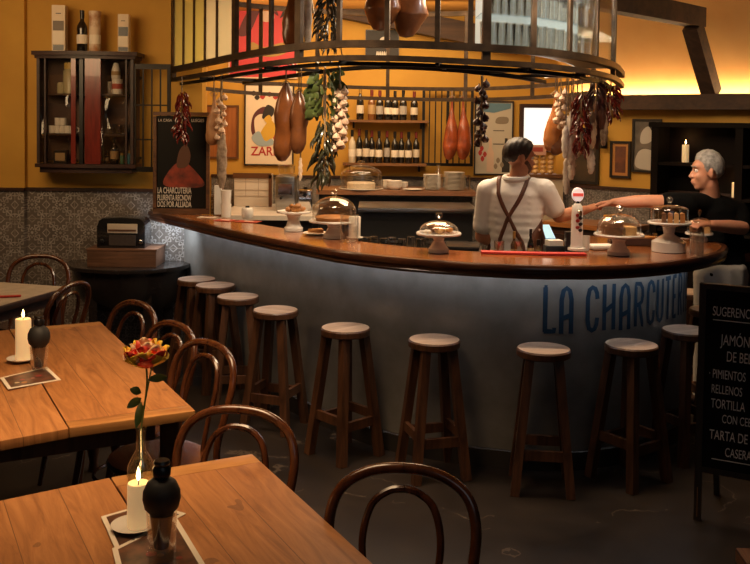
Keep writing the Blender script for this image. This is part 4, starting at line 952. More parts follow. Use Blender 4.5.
# small poster standing on the left end of the counter
t = T('counter_poster', 'black poster lettered LA CHARCUTERIA in a wooden frame on the left counter end', 'poster', P(181, 209, 7.05), 0)
t.location.z = CT + .0035; D_ = 7.05; wd = P(209, 150, D_).x - P(152.5, 150, D_).x; h_ = P(181, 112, D_).z - CT - .004
b = MB()
for cx_, cz, sx_, sz in ((0, .02, wd, .04), (0, h_ - .014, wd, .028), (-wd / 2 + .012, h_ / 2, .024, h_ - .07), (wd / 2 - .012, h_ / 2, .024, h_ - .07)): b.box((cx_, .014, cz), (sx_, .028, sz))
b.build('frame', wood('worn_frame_wood', (.16, .07, .028), (.07, .03, .014), .45, 0, 3), t)
MB().box((0, .020, h_ / 2), (wd - .045, .008, h_ - .06)).build('print', mat('black_poster', (.008, .007, .006), .5, spec=.2), t)
shape(t, sc([(.22, .27), (.25, .40), (.5, .52), (.78, .40), (.88, .27)]), .0155, mat('poster_embers', (.30, .045, .02), .5, 0, (.09, .02, .012), 12))
shape(t, sc([(.42, .46), (.46, .62), (.58, .68), (.66, .58), (.6, .47)]), .0140, mat('poster_brown', (.10, .04, .02), .5))
for s_, z, sz in (('LA CHARCUTERIA', .185, .066), ('PLURENTA RECNOW', .115, .062), ('DOS POR ALLIADA', .05, .062)):
    o = text(s_, sz, WP, t, (-wd * .43, .0150, h_ * z + .012), sx=.70, off=.0008)
    k_ = wd * .86 / max(o.dimensions.x, .01); o.scale.x = o.scale.x * k_
text('LLEGES', .034, WP, t, (wd * .17, .0150, h_ * .905), sx=.9); text('LA CASA', .03, WP, t, (-wd * .42, .0150, h_ * .905), sx=.9)
MB().bar((0, .03, h_ * .7), (0, .16, .002), .03, .01).build('stand', DARKW, t)

# ------------------------------------------------------------------ wall shelves with wine
SY = BWY - .14
def shelf_b(label, qy, q0, q1):
    z = P(385, qy, SY).z; x0, x1 = P(q0, qy, SY).x, P(q1, qy, SY).x
    t = T('wine_shelf', label, 'shelf', ((x0 + x1) / 2, BWY - .12, z - .025))
    MB().box((0, 0, .0125), (x1 - x0, .22, .025)).build('board', wood('shelf_wood', (.20, .09, .03), (.12, .05, .017), .4, 0, 3), t)
    for x in (-(x1 - x0) * .42, (x1 - x0) * .42): MB().box((x, .06, -.03), (.02, .1, .06)).build('bracket', IRONB, t)
    return z
zu = shelf_b('upper wooden wine shelf on the back wall', 120, 347, 428); zl = shelf_b('lower wooden wine shelf on the back wall', 163, 343, 426)
up = [(360, 87, 'dark', 1, 2), (371.5, 90, 'rose', 3, 0), (379.6, 90.5, 'dark', 2, 0), (387.8, 90, 'dark', 0, 1), (394.8, 91, 'dark', 0, 1), (403, 90.5, 'dark', 2, 1), (414, 91.5, 'dark', 1, 0)]
ordn = ['first', 'second', 'third', 'fourth', 'fifth', 'sixth', 'seventh', 'eighth', 'ninth', 'tenth', 'eleventh', 'twelfth', 'thirteenth', 'fourteenth']
for k, (q, y0, kd, lb, cp) in enumerate(up):
    x = P(q, 119, SY).x; h_ = P(q, y0, SY).z - zu
    bottle('wine_bottle', ('amber wine bottle with tan label, second from the left on the upper shelf' if kd == 'rose' else 'dark wine bottle, %s from the left on the upper wine shelf' % ordn[k]), (x, SY, zu + .001), h_, .037, kd, lb, CAPS[cp], group='wine bottles on the upper shelf')
lo = [(352, 130, 'pale', 0, 1), (359, 129, 'dark', 0, 0), (366, 130, 'dark', 1, 1), (371.5, 130.5, 'dark', 0, 0), (378.8, 131, 'dark', 0, 1), (386.8, 131, 'dark', 2, 0), (394.5, 131.5, 'dark', 0, 1), (401.2, 132, 'dark', 0, 0), (408.3, 132, 'dark', 0, 1), (416, 132, 'dark', 1, 0)]
for k, (q, y0, kd, lb, cp) in enumerate(lo):
    x = P(q, 162, SY).x; h_ = P(q, y0, SY).z - zl
    bottle('wine_bottle', ('pale bottle at the left end of the lower wine shelf' if kd == 'pale' else 'dark wine bottle, %s from the left on the lower wine shelf' % ordn[k]), (x, SY + (.02 if k % 2 else -.025), zl + .001), h_, .0345, kd, lb, CAPS[cp], group='wine bottles on the lower shelf')
# iron rack on the wall right of the wine
D_ = BWY - .12; xl, xr = P(423.5, 120, D_).x, P(472, 120, D_).x; z0, z1 = P(440, 166, D_).z, P(440, 88, D_).z
t = T('wall_rack', 'black iron bar rack on the back wall right of the wine shelves', 'rack', ((xl + xr) / 2, D_, z0)); hw2 = (xr - xl) / 2
for x in (-hw2, 0, hw2): MB().box((x, 0, (z1 - z0) / 2), (.028, .028, z1 - z0)).build('post', IRONB, t)
for z in (0.015, z1 - z0 - .015): MB().box((0, .0, z), (2 * hw2, .03, .03)).build('rail', IRONB, t)
for k in (1, 2, 3, 5, 6, 7): MB().box((-hw2 + 2 * hw2 * k / 8, .03, (z1 - z0) / 2), (.012, .012, z1 - z0)).build('bar', IRONB, t)
for x in (-hw2, hw2): MB().box((x, .065, .1), (.02, .11, .02)).build('wall_bracket', IRONB, t)

# ------------------------------------------------------------------ back counter, steel worktop and fittings
BD = 8.75
zc = P(400, 191, BD - .3).z; x0, x1 = P(316, 195, BD - .3).x, P(476, 195, BD - .3).x
t = T('back_shelf_unit', 'raised back counter with a copper-brown edge holding cake dome and plates', 'counter', ((x0 + x1) / 2, BD, 0))
hw2 = (x1 - x0) / 2
MB().box((0, 0, zc - .02), (2 * hw2, .6, .04)).build('top', wood('copper_brown_top', (.30, .14, .07), (.20, .085, .04), .3, 0, 3, coat=.3), t)
MB().box((-.1, .05, zc / 2 - .02), (2 * hw2 - .24, .48, zc - .042)).build('cabinet_body', GREY, t)
MB().box((hw2 - .1, .08, zc / 2 - .02), (.18, .40, zc - .042)).build('tiled_end', WPAPER, t)
zw = P(420, 207, 7.75).z
x0, x1 = P(358, 210, 7.6).x, P(478, 210, 7.6).x
t = T('steel_worktop', 'long stainless steel worktop below the raised back counter', 'worktop', ((x0 + x1) / 2, 7.95, 0))
MB().box((0, 0, zw - .02), (x1 - x0, .62, .04)).build('top', STEEL, t, bevel=.004)
MB().box((0, .03, zw / 2 - .02), (x1 - x0 - .06, .54, zw - .042)).build('cupboard', GREY, t)
for x in (-.3, .25): MB().box((x, -.245, zw * .75), (.35, .014, .02)).build('door_handle', STEEL, t)
# lower inner drip shelf behind the counter with upside-down glasses
zi = .95
t = T('drip_shelf', 'steel drip tray shelf inside the bar holding washed glasses', 'shelf', (.10, 6.35, 0), R(-6))
MB().box((0, 0, zi - .015), (.76, .36, .03)).build('tray', STEEL, t); MB().box((0, .0, zi / 2 - .016), (.72, .32, zi - .034)).build('cupboard', GREY, t)
mg = None
for k, (q, yy) in enumerate(((374, 6.4), (384, 6.3), (392, 6.36), (402, 6.28), (411, 6.42), (420, 6.3), (366, 6.34), (428, 6.38))):
    x = P(q, 235, yy).x; lb = 'clear washed glass upside down on the drip tray behind the counter'
    if mg is None: mg = tag(MB().lathe([(.033, 0), (.027, .11), (0, .112), (0, .108), (.024, .106), (.031, 0)], n=16).build('drinking_glass', GT), lb, 'glass', 'washed glasses on the drip tray'); o = mg
    else: o = mg.copy(); COL.objects.link(o)
    o.location = (x, yy, zi + .001)
# cake dome on the back counter
def dome(t, r, h, z0, knob=True, m_=None, flat=.5):
    pr = [(r, z0), (r, z0 + h * flat)] + [(r * math.cos(a_ * PI / 16), z0 + h * flat + h * (1 - flat) * math.sin(a_ * PI / 16)) for a_ in range(1, 8)] + [(0, z0 + h)]
    MB().lathe(pr, n=32).build('glass_dome', m_ or DOME, t)
    if knob: MB().lathe([(r * .10, z0 + h - .002), (r * .08, z0 + h + .012), (r * .17, z0 + h + .024), (r * .17, z0 + h + .034), (r * .1, z0 + h + .044), (0, z0 + h + .046)], n=16).build('knob', m_ or DOME, t)
def S(D): return F / D
g = P(361, 191, BD - .12); g.z = zc + .001
t = T('cake_dome', 'large clear cake dome over a pale cake on the raised back counter', 'cake dome', g)
MB().lathe([(.20, 0), (.21, .006), (.21, .01), (0, .01)], n=32).build('plate', WHITE, t); MB().lathe([(.13, .011), (.132, .055), (.12, .065), (0, .065)], n=28).build('cake', mat('white_icing', (.66, .58, .46), .6), t); dome(t, .195, .21, .0105, flat=.6)
def plates(q, D, r, n, label, name='plate_stack', step=.011, group='white plates stacked on the back counter', start=0):
    g = P(q, 191, D); src = None
    for k in range(n):
        lb = label % ('lowest' if k == 0 else 'topmost' if k == n - 1 else ordn[k]) if n > 1 else label
        loc = (g.x, g.y, zc + .001 + k * step)
        if src is None: src = tag(MB().lathe([(r * .55, 0), (r * .6, .002), (r, step * .85), (r * .97, step * .98), (r * .55, .005), (0, .004)], n=26).build('plate', WHITE, loc=loc), lb, 'plate', group)
        else: o = src.copy(); COL.objects.link(o); o.location = loc; o['label'] = lb
plates(432, BD - .1, .085, 12, 'white plate, %s from below in the left plate stack of the back counter'.replace('%s from below', '%s layer'), step=.012)
plates(454, BD - .1, .10, 14, 'white plate, %s layer in the taller right plate stack of the back counter', step=.012, group='white plates in the right stack')
plates(413, BD - .2, .095, 1, 'single flat white plate left of the plate stacks', step=.014)
def bowls(q, D, r, n, label, group):
    g = P(q, 191, D); src = None
    for k in range(n):
        loc = (g.x, g.y, zc + .001 + k * .021)
        lb = label % ('bottom' if k == 0 else 'top' if k == n - 1 else 'middle')
        if src is None: src = tag(MB().lathe([(r * .55, 0), (r * .9, .02), (r, .042), (r * .95, .042), (r * .84, .022), (r * .5, .006), (0, .005)], n=24).build('bowl', WHITE, loc=loc), lb, 'bowl', group)
        else: o = src.copy(); COL.objects.link(o); o.location = loc; o['label'] = lb
bowls(387, BD - .05, .045, 3, 'small white bowl, %s of the narrow stack right of the cake dome', 'narrow bowl stack'); bowls(394.5, BD - .14, .072, 3, 'white bowl, %s of the wide bowl stack on the back counter', 'wide bowl stack'); bowls(404, BD, .04, 2, 'small white bowl, %s of the pair beside the wide stack', 'bowl pair')
g = P(467, 191, BD - .1); g.z = zc + .001; tag(MB().lathe([(.03, 0), (.032, .14), (.030, .14), (.028, .01), (0, .008)], n=16).build('water_glass', GT, loc=g), 'clear glass at the right end of the back counter', 'glass')
g = P(438, 191, BD + .16); g.z = zc + .001; tag(MB().lathe([(.05, 0), (.05, .12), (.02, .17), (.02, .22), (0, .22)], n=18).build('glass_decanter', GT, loc=g), 'glass decanter behind the plate stacks on the back counter', 'decanter')
# left back: white tiled worktop, coffee things
YT = 8.9
zt3 = P(265, 214, 8.3).z; x0, x1 = P(221, 214, 8.3).x, P(316, 214, 8.3).x
t = T('white_worktop', 'white worktop at the left back behind the counter', 'worktop', ((x0 + x1) / 2, 8.75, 0))
MB().box((0, 0, zt3 - .02), (x1 - x0, 1.2, .04)).build('top', mat('white_marble_top', (.74, .70, .64), .3, 0, (.62, .58, .53), 5), t); MB().box((0, .02, zt3 / 2 - .02), (x1 - x0 - .05, 1.1, zt3 - .042)).build('cupboard', GREY, t)
def backbox(q0, q1, y0, y1, D, dep, name, label, cat, m_, extra=None, bev=.004):
    a_, b_ = P(q0, y1, D), P(q1, y0, D)
    t = T(name, label, cat, ((a_.x + b_.x) / 2, D + dep / 2, zt3 + .001)); h_ = b_.z - zt3 - .001
    MB().box((0, 0, h_ / 2), (b_.x - a_.x, dep, h_)).build('body', m_, t, bevel=bev)
    return t, b_.x - a_.x, h_
TW = mat('white_glazed_brick', (.66, .60, .52), .3, coat=.2, col2=(.56, .50, .43), scale=3)
t, wd, h_ = backbox(234, 270.5, 175, 214, 9.0, .25, 'back_screen', 'white tiled screen standing on the left back worktop', 'screen', TW)
for z in (.33, .52, .78): MB().box((0, -.127, h_ * z), (wd, .004, .006)).build('tile_joint', mat('tile_joint', (.40, .33, .27), .8), t)
for x in (-.18, .17): MB().box((x * wd, -.127, h_ * .65), (.005, .004, h_ * .7)).build('tile_joint', MATS['tile_joint'], t)
MB().box((.0, -.128, h_ * .975), (wd + .02, .02, .05)).build('wooden_edge', FBR, t)
MB().box((wd / 2, -.128, h_ * .5), (.03, .02, h_)).build('wooden_edge', FBR, t)
t, wd, h_ = backbox(275, 295, 176, 214, 8.6, .3, 'coffee_machine', 'tall steel coffee machine on the left back worktop', 'coffee machine', STEEL, bev=.02)
MB().lathe([(.05, h_), (.075, h_ + .02), (.085, h_ + .09), (.07, h_ + .10), (0, h_ + .10)], n=18).build('bean_hopper', GT, t); MB().box((0, -.155, h_ * .62), (wd * .7, .012, .10)).build('front_plate', CHROME, t); MB().tube([(-.03, -.15, h_ * .4), (-.03, -.24, h_ * .38)], .012, 8).build('portafilter', BLACK, t)
t, wd, h_ = backbox(297, 312, 190, 214, 8.7, .25, 'steel_canister', 'shiny steel canister right of the coffee machine', 'canister', CHROME, bev=.02)
MB().lathe([(.02, h_), (.02, h_ + .02), (0, h_ + .022)], n=12).build('lid_knob', BLACK, t)
# wood jamb with tiled strip at the end of the tiled wall
t = tag(MB().box((P(219.5, 200, 8.0).x, 8.0, .63), (.06, .10, 1.26)).build('wooden_post', FBR), 'short dark wooden post left of the white worktop', 'post')
t = tag(MB().box((P(214.5, 200, 8.02).x - .005, 8.06, .60), (.06, .04, 1.2)).build('tiled_post', TILE), 'narrow tiled pillar strip beside the short wooden post', 'pillar')
# shelf of pastries behind the barman at right
D_ = 8.45; a_, b_ = P(524, 174, D_), P(566, 174, D_)
t = T('pastry_shelf', 'small shelf with glass jars of twisted pastries right of the barman', 'shelf', ((a_.x + b_.x) / 2, D_ + .06, 0)); zs = a_.z
MB().box((0, 0, zs - .012), (b_.x - a_.x, .26, .024)).build('board', MATS['shelf_wood'], t); MB().box((0, .02, zs / 2 - .012), (b_.x - a_.x - .06, .22, zs - .026)).build('cupboard', mat('cream_cupboard', (.50, .40, .27), .6), t)
PAST = mat('pale_pastry', (.72, .46, .20), .6, 0, (.58, .32, .12), 24, bump=.4)
for k, q in enumerate((528.5, 536, 543.5, 551)):
    g = P(q, 174, D_); gz = zs + .001
    t = T('pastry', ordn[k] + ' column of twisted pale pastry from the left on the shelf behind the barman', 'pastry', (g.x, D_ + .03, gz), 0, 'twisted pastries behind the barman')
    for j in range(4): MB().ell((0, 0, .022 + j * .042), (.030, .030, .024)).build('twist', PAST, t)
t = T('pastry_box', 'small red and white box on top of the pastries behind the barman', 'box', (P(537, 150, D_).x, D_ + .03, zs + .175)); MB().box((0, 0, .045), (.16, .10, .09)).build('carton', mat('pale_pink_card', (.62, .34, .24), .6), t); MB().box((0, -.0508, .05), (.1, .0012, .04)).build('label', LABELS[4], t)
t = T('ice_bin', 'low steel ice bin with a lid left of the barman', 'bin', (P(462, 230, 6.5).x, 6.45, 0), R(-8))
MB().box((0, 0, .49), (.26, .34, .98)).build('body', STEEL, t, bevel=.01); MB().box((0, .0, .995), (.24, .30, .028)).build('lid', GREY, t, bevel=.01)
# till screen and clutter behind the counter at right of the barman
t = T('till_screen', 'tilted light blue touch screen of the till behind the barman', 'screen', P(538, 232, 6.9), R(10))
Mt = Mx.Rotation(R(-58), 3, 'X')
MB().box((0, 0, .0), (.22, .014, .16), M=Mt).build('display', mat('lit_screen', (.3, .5, .6), emit=(.35, .62, .80), estr=.8), t); MB().box((0, .012, -.006), (.24, .012, .18), M=Mt).build('casing', BLACK, t)
MB().bar((0, .03, -.02), (0, .06, 1.0 - t.location.z), .05).build('stand', BLACK, t)
# sideboard along the right wall
zs2 = P(600, 224, 7.9).z; c_ = RWp(.58, .30, 0)
t = T('sideboard', 'brown wooden sideboard against the patterned right wall behind the handshake', 'sideboard', c_, RWROT)
MB().box((0, 0, zs2 - .02), (.8, .44, .04)).build('top', wood('sideboard_top', (.42, .17, .05), (.26, .09, .025), .3, 0, 3, coat=.3), t); MB().box((0, .01, zs2 / 2 - .02), (.76, .40, zs2 - .042)).build('cabinet_body', DARKW, t)
for x in (-.19, .19): MB().box((x, -.198, zs2 * .5), (.36, .016, zs2 * .8)).build('door', DARKW, t)
g = c_ + RWD * .12; tag(MB().lathe([(.035, 0), (.04, .07), (.033, .075), (0, .07)], n=16).build('yellow_pot', mat('yellow_glaze', (.62, .30, .03), .3), loc=(g.x, g.y, zs2 + .001)), 'small yellow pot on the sideboard behind the two hands', 'pot')
# dark shelving behind the man at right
s0 = 1.02 + .0
a_ = HIT(663, 200, *PLANES['R'][:2]); sA = (a_ - RWA).dot(RWD); ln = 1.25
zt4 = HIT(664, 127, *PLANES['R'][:2]).z
t = T('dark_shelving', 'tall black wooden shelving with candles behind the man', 'shelving', RWp(sA + ln / 2, .12, 0), RWROT)
BKS = mat('black_brown_wood', (.004, .003, .002), .8, 0, (.008, .004, .003), 4, spec=.1)
MB().box((0, .105, zt4 / 2), (ln, .02, zt4)).build('back_panel', BKS, t)
for x in (-ln / 2 + .03, ln / 2 - .03, 0.1): MB().box((x, -.02, zt4 / 2), (.06, .22, zt4)).build('upright', BKS, t)
MB().box((0, -.02, zt4 + .02), (ln + .04, .24, .04)).build('cornice', BKS, t)
zsA = P(687, 162, 7.75).z; zsB = P(738, 196, 7.55).z
for z in (.35, zsB - .28 if zsB - .28 > .6 else .7, zsB, zsA): MB().box((0, -.02, z - .0125), (ln - .13, .21, .025)).build('shelf', BKS, t)
def on_rw(q, y, z, off): h2 = HIT(q, y, RWA + RIN * off, RWN); h2.z = z; return h2
candle(on_rw(685.5, 152, zsA + .001, .10), 0, .028, .145, 'lit cream candle on the upper dark shelf left of the man', pow_=.5)
candle(on_rw(735.5, 188, zsB + .001, .12), 0, .028, .12, 'lit cream candle on the lower dark shelf right of the man', pow_=.6)
tag(MB().lathe([(.03, 0), (.035, .10), (.033, .10), (.028, .008), (0, .006)], n=16).build('lantern_glass', mat('amber_glass', (.30, .10, .02), .2), loc=on_rw(744, 188, zsB + .001, .10)), 'amber glass beside the lower candle on the dark shelf', 'glass')
# wooden chair partly seen behind the man: a plain stool-height rail
t = T('wooden_chair', 'wooden chair with a slatted back at the right edge behind the man', 'chair', (2.75, 6.35, 0), R(20))
for x in (-.19, .19):
    MB().bar((x, .19, 0), (x, .24, .98), .035).build('leg', CHAIRW, t); MB().bar((x, -.19, 0), (x, -.19, .44), .035).build('leg', CHAIRW, t)
MB().box((0, 0, .45), (.42, .42, .03)).build('seat', CHAIRW, t)
for z in (.62, .76, .92): MB().box((0, .19 + (z - .0) * .05, z), (.35, .02, .06)).build('slat', CHAIRW, t)

# ------------------------------------------------------------------ things standing on the counter
def GC(q): g = G(q[0], q[1], CT); g.z = CT + .0025; return g
def cake_stand(q, r, h, label, foot=.55, domeh=0, flat=.4, food=None, neck=.3, base_h=.02):
    g = GC(q); t = T('cake_stand', label, 'cake stand', g)
    MB().lathe([(r * foot, 0), (r * foot, base_h), (r * foot * .8, base_h + .012), (r * neck, base_h + .04), (r * neck * .9, h * .6), (r * neck * 1.1, h - .025), (r * .6, h - .012), (r * .98, h - .008), (r, h), (r * .97, h + .006), (r * .93, h), (0, h)], n=36).build('stand', WHITE, t)
    if domeh: dome(t, r * .86, domeh, h + .0015, flat=flat)
    rr = random.Random(int(q[0]))
    if food == 'croquettes':
        for k in range(11):
            a_ = rr.uniform(0, 6.28); d_ = rr.uniform(0, r * .62)
            MB().ell((d_ * math.cos(a_), d_ * math.sin(a_), h + .018 + (.018 if k > 7 else 0)), (.030, .020, .017), Mx.Rotation(rr.uniform(0, 3), 3, 'Z')).build('croquette', DISH, t)
    elif food == 'tart':
        MB().lathe([(r * .7, h + .0012), (r * .76, h + .024), (r * .70, h + .028), (0, h + .026)], n=28).build('tart', DISH, t)
    elif food == 'pastries':
        for k in range(10):
            a_ = rr.uniform(0, 6.28); d_ = rr.uniform(0, r * .6)
            MB().ell((d_ * math.cos(a_), d_ * math.sin(a_), h + .016 + (.015 if k > 7 else 0)), (.026, .021, .016), Mx.Rotation(rr.uniform(0, 3), 3, 'Z')).build('pastry', (DISH, PAST, CAKED)[k % 3], t)
    elif food == 'cake':
        MB().lathe([(r * .40, h + .0012), (r * .44, h + .045), (r * .36, h + .07), (r * .2, h + .078), (0, h + .077)], (-r * .28, 0, 0), 26, sy=1.2).build('cake', CAKED, t); MB().prism([(r * .18, -.05), (r * .62, -.045), (r * .62, .03), (r * .18, .05)], h + .0012, h + .045).build('cake_slice', PAST, t)
    elif food == 'slices':
        for k in range(4): MB().prism([(-.06 + k * .035, -.05), (-.035 + k * .035, -.06), (-.02 + k * .035, .05)], h + .0012, h + .055).build('cake_slice', (CAKED, DISH, PAST, DISH)[k], t)
    return t
cake_stand((293.5, 231), .112, .125, 'white cake stand of croquettes without a dome at the left of the counter', food='croquettes', neck=.36)
cake_stand((334, 238), .158, .105, 'white cake stand with a wide glass dome over a tart, left of the white candle', foot=.42, domeh=.15, food='tart', neck=.26)
cake_stand((438.5, 252.5), .126, .105, 'white cake stand with a low dome of small pastries left of the barman', foot=.46, domeh=.07, flat=.2, food='pastries', neck=.24)
cake_stand((618.5, 255), .138, .112, 'white cake stand with a dark cake under a dome right of the beer tap', foot=.45, domeh=.115, flat=.35, food='cake', neck=.27)
cake_stand((668.5, 251.5), .122, .165, 'tall white cake stand with a heavy rounded base under a straight-sided dome', foot=.78, domeh=.10, flat=.72, food='slices', neck=.27, base_h=.055)
cake_stand((699, 241.5), .085, .05, 'small glass-domed stand the man rests his hand on', foot=.6, domeh=.10, flat=.55, food='cake')
g = GC((696.5, 257)); tag(MB().lathe([(.034, 0), (.036, .004), (.038, .135), (.036, .135), (.033, .012), (0, .01)], n=20).build('tall_glass', GT, loc=g), 'empty tall glass at the right end of the counter', 'glass')
g = GC((354.5, 240)); saucer(g, .055, 'white saucer under the white candle on the counter'); candle(g + V((0, .0, .0065)), 0, .036, .135, 'unlit white candle on a saucer on the counter', lit=False, m_=WAXU)
tag(MB().lathe([(.052, 0), (.055, .005), (.055, .17), (.052, .17), (.05, .012), (0, .01)], n=24).build('glass_cylinder', GLASS, loc=(P(349, 238, 5.5).x, 5.50, CT + .0025)), 'clear glass cylinder vase behind the white candle', 'glass')
# cups at left
D_ = 6.98
g = GC((226, 217.5)); g = V((g.x, g.y, CT + .0025))
for k in range(2): tag(MB().lathe([(.034, 0), (.040, .10), (.037, .10), (.033, .01), (0, .008)], n=20).build('paper_cup', WHITE, loc=g + V((0, 0, .101 * k))), ('upper' if k else 'lower') + ' white cup of the two-cup stack at the left counter end', 'cup', 'stacked white cups')
g = GC((218, 214.5)); tag(MB().box((0, 0, .11), (.05, .05, .22)).build('menu_holder', mat('white_plastic', (.68, .68, .66), .4), loc=g), 'upright white menu holder left of the stacked cups', 'holder')
t = T('sugar_jar', 'small white sugar jar with a dark lid on the counter left of the croquettes', 'jar', GC((247, 219)) + V((0, .02, 0))); MB().lathe([(.036, 0), (.043, .02), (.043, .07), (.036, .08), (0, .08)], n=20).build('body', WHITE, t); MB().lathe([(.016, .0805), (.014, .092), (0, .094)], n=12).build('lid', BLACK, t)
for k, (q, a_) in enumerate((((225, 220.5), .4), ((248.5, 221.8), .3), ((208, 217.5), .2))):
    t = T('menu_leaflet', 'red printed leaflet lying on the counter, ' + ('by the stacked cups', 'by the sugar jar', 'by the counter poster')[k], 'leaflet', GC(q) + V((0, -.01, -.0005)), -a_)
    MB().box((0, 0, .0015), (.17 if k == 1 else .13, .10, .003)).build('paper', mat('red_leaflet', (.40, .05, .03), .5) if k != 2 else PAPER, t); MB().box((0, .01, .0033), (.07, .03, .0006)).build('printed_band', PAPER if k != 2 else LABELS[4], t)
t = T('serving_board', 'small plate with a tart wedge behind the domed stand on the counter', 'plate', GC((316, 234.5)) + V((.0, .0, 0)))
MB().lathe([(.06, 0), (.085, .01), (.082, .012), (0, .004)], n=24).build('plate', WHITE, t); MB().prism([(-.05, -.02), (.05, -.04), (.03, .04)], .0125, .035).build('tart_wedge', DISH, t)
# red bar mat
pth = [G(q, y, CT) for q, y in ((481, 253.6), (500, 254.2), (530, 255), (560, 255.6), (586, 255.8))]; pth = [V((p.x, p.y + .0, CT + .0025)) for p in catmull(pth, 5)]
tag(MB().band([(-.045, 0), (.02, 0), (.02, .011), (-.045, .011)], normals(pth)).build('bar_mat', REDP), 'long red rubber bar mat along the inner edge of the counter', 'bar mat')
# beer tap
g = GC((576.5, 252.3)) + V((0, .0, .011)); t = T('beer_tap', 'white beer tap column with a round lit red and white badge', 'beer tap', g)
hT = P(577, 203.5, g.y).z - g.z
MB().lathe([(.050, 0), (.050, .012), (.038, .016), (.034, .03), (.032, hT - .05), (.028, hT - .015), (.018, hT)], n=24).build('column', WHITE, t)
MB().lathe([(.012, hT - .002), (.012, hT + .02)], n=12).build('neck', CHROME, t)
MB().lathe([(.032, -.012), (.036, -.008), (.036, .008), (.032, .012)], (0, 0, hT + .05), 28, sx=.92, sy=1.12, M=Mx.Rotation(PI / 2, 3, 'X')).build('badge', mat('lit_badge_white', (.8, .7, .66), emit=(1, .78, .70), estr=.6), t)
MB().box((0, -.0135, hT + .05), (.058, .003, .018)).build('badge_band', mat('lit_badge_red', (.6, .05, .04), emit=(1, .12, .08), estr=.5), t)
MB().lathe([(.025, -.0128), (.025, -.0122), (.034, -.0122), (.034, -.0128)], (0, 0, hT + .05), 28, sx=.92, sy=1.12, M=Mx.Rotation(PI / 2, 3, 'X')).build('badge_ring', MATS['lit_badge_red'], t)
for k, (dz, m_) in enumerate(((.44, PBLK), (.5, PRED), (.57, PBLK), (.64, PRED), (.70, PBLK), (.76, PRED))): MB().ell((.004 + (-.008 if k % 2 else .008), -.0335, hT * dz), (.012, .0025, .010)).build('printed_mark', m_, t)
MB().tube([(0, -.03, hT * .86), (0, -.075, hT * .84), (0, -.085, hT * .76)], .009, 10).build('spout', CHROME, t)
# small bottles and tools on the inner ledge in front of the barman
zi2 = CT - .10
tt = T('inner_ledge', 'steel ledge just behind the counter holding small bottles', 'shelf', (.82, 5.32, 0), 0)
MB().box((0, 0, zi2 - .012), (.72, .20, .024)).build('board', STEEL, tt); MB().box((0, .01, zi2 / 2 - .012), (.68, .16, zi2 - .026)).build('cupboard', GREY, tt)
for k, (q, h_, r, kd, lb) in enumerate(((514, .20, .020, 'brown', 'short brown bottle in front of the barman, left one'), (530.5, .215, .019, 'dark', 'slim dark bottle right of the brown bottle before the barman'), (538.5, .155, .024, 'clear', 'short clear bottle right of the slim dark bottle'))):
    x = P(q, 245, 5.33).x; bottle('small_bottle', lb, (x, 5.33, zi2 + .001), h_, r, kd, 3, BLACK if k else CAPS[2])
for k, q in enumerate((499, 517.5)):
    tag(MB().lathe([(.026, 0), (.030, .15), (.028, .15), (.024, .01), (0, .008)], n=16).build('drinking_glass', GT, loc=(P(q, 245, 5.30).x, 5.29, zi2 + .001)), ('clear glass before the left hip of the barman', 'clear glass between the small bottles before the barman')[k], 'glass')
t = T('black_caddy', 'black caddy of white napkins behind the counter right of the bottles', 'caddy', (P(551, 245, 5.45).x, 5.36, zi2 + .001)); MB().box((0, 0, .06), (.11, .1, .12)).build('body', GREY, t, bevel=.006); MB().box((0, 0, .135), (.085, .07, .03), .2).build('napkins', mat('white_napkin', (.66, .62, .56), .8), t)
t = T('blue_cloth', 'crumpled dark blue cloth behind the counter near the beer tap', 'cloth', (P(562, 240, 5.45).x, 5.37, zi2 + .001)); t2 = MB()
for k in range(5): t2.ell((-.02 + .012 * k, .01 * (k % 2), .03 + .012 * (k % 3)), (.03, .03, .03))
t2.build('folds', mat('navy_cloth', (.012, .03, .09), .8), t)
tag(MB().box((0, 0, .055), (.035, .05, .11)).build('black_box', BLACK, loc=(P(570.2, 245, 5.2).x, G(570, 252, CT).y + .03, CT + .0025)), 'small black box just left of the beer tap', 'box')
g = GC((586, 251)); tag(MB().lathe([(.018, 0), (.022, .085), (.02, .085), (.016, .006), (0, .005)], n=16).build('white_cup', WHITE, loc=g), 'small white cup just right of the beer tap', 'cup')
t = T('folded_cloth', 'white folded cloth on the counter between the tap and the domed cake', 'cloth', GC((601, 249))); MB().box((0, 0, .012), (.15, .11, .024), .2).build('folds', MATS['white_napkin'], t, bevel=.009)
t = T('wood_bowl', 'dark wooden tray behind the domed cake on the counter', 'tray', GC((632, 246)) + V((0, .06, 0)), -.1); MB().box((0, 0, .012), (.24, .13, .018)).build('base', DARKW, t); MB().box((0, -.06, .028), (.24, .012, .03)).build('rim', DARKW, t)
t = T('food_tub', 'clear tub with food between the two right cake stands', 'tub', GC((648, 243)) + V((0, .02, 0)), -.1); MB().lathe([(.05, 0), (.06, .055), (.057, .055), (.048, .006), (0, .005)], n=20).build('tub', GLASS, t); MB().lathe([(.046, .0065), (.052, .035), (0, .04)], n=18).build('food', DISH, t)

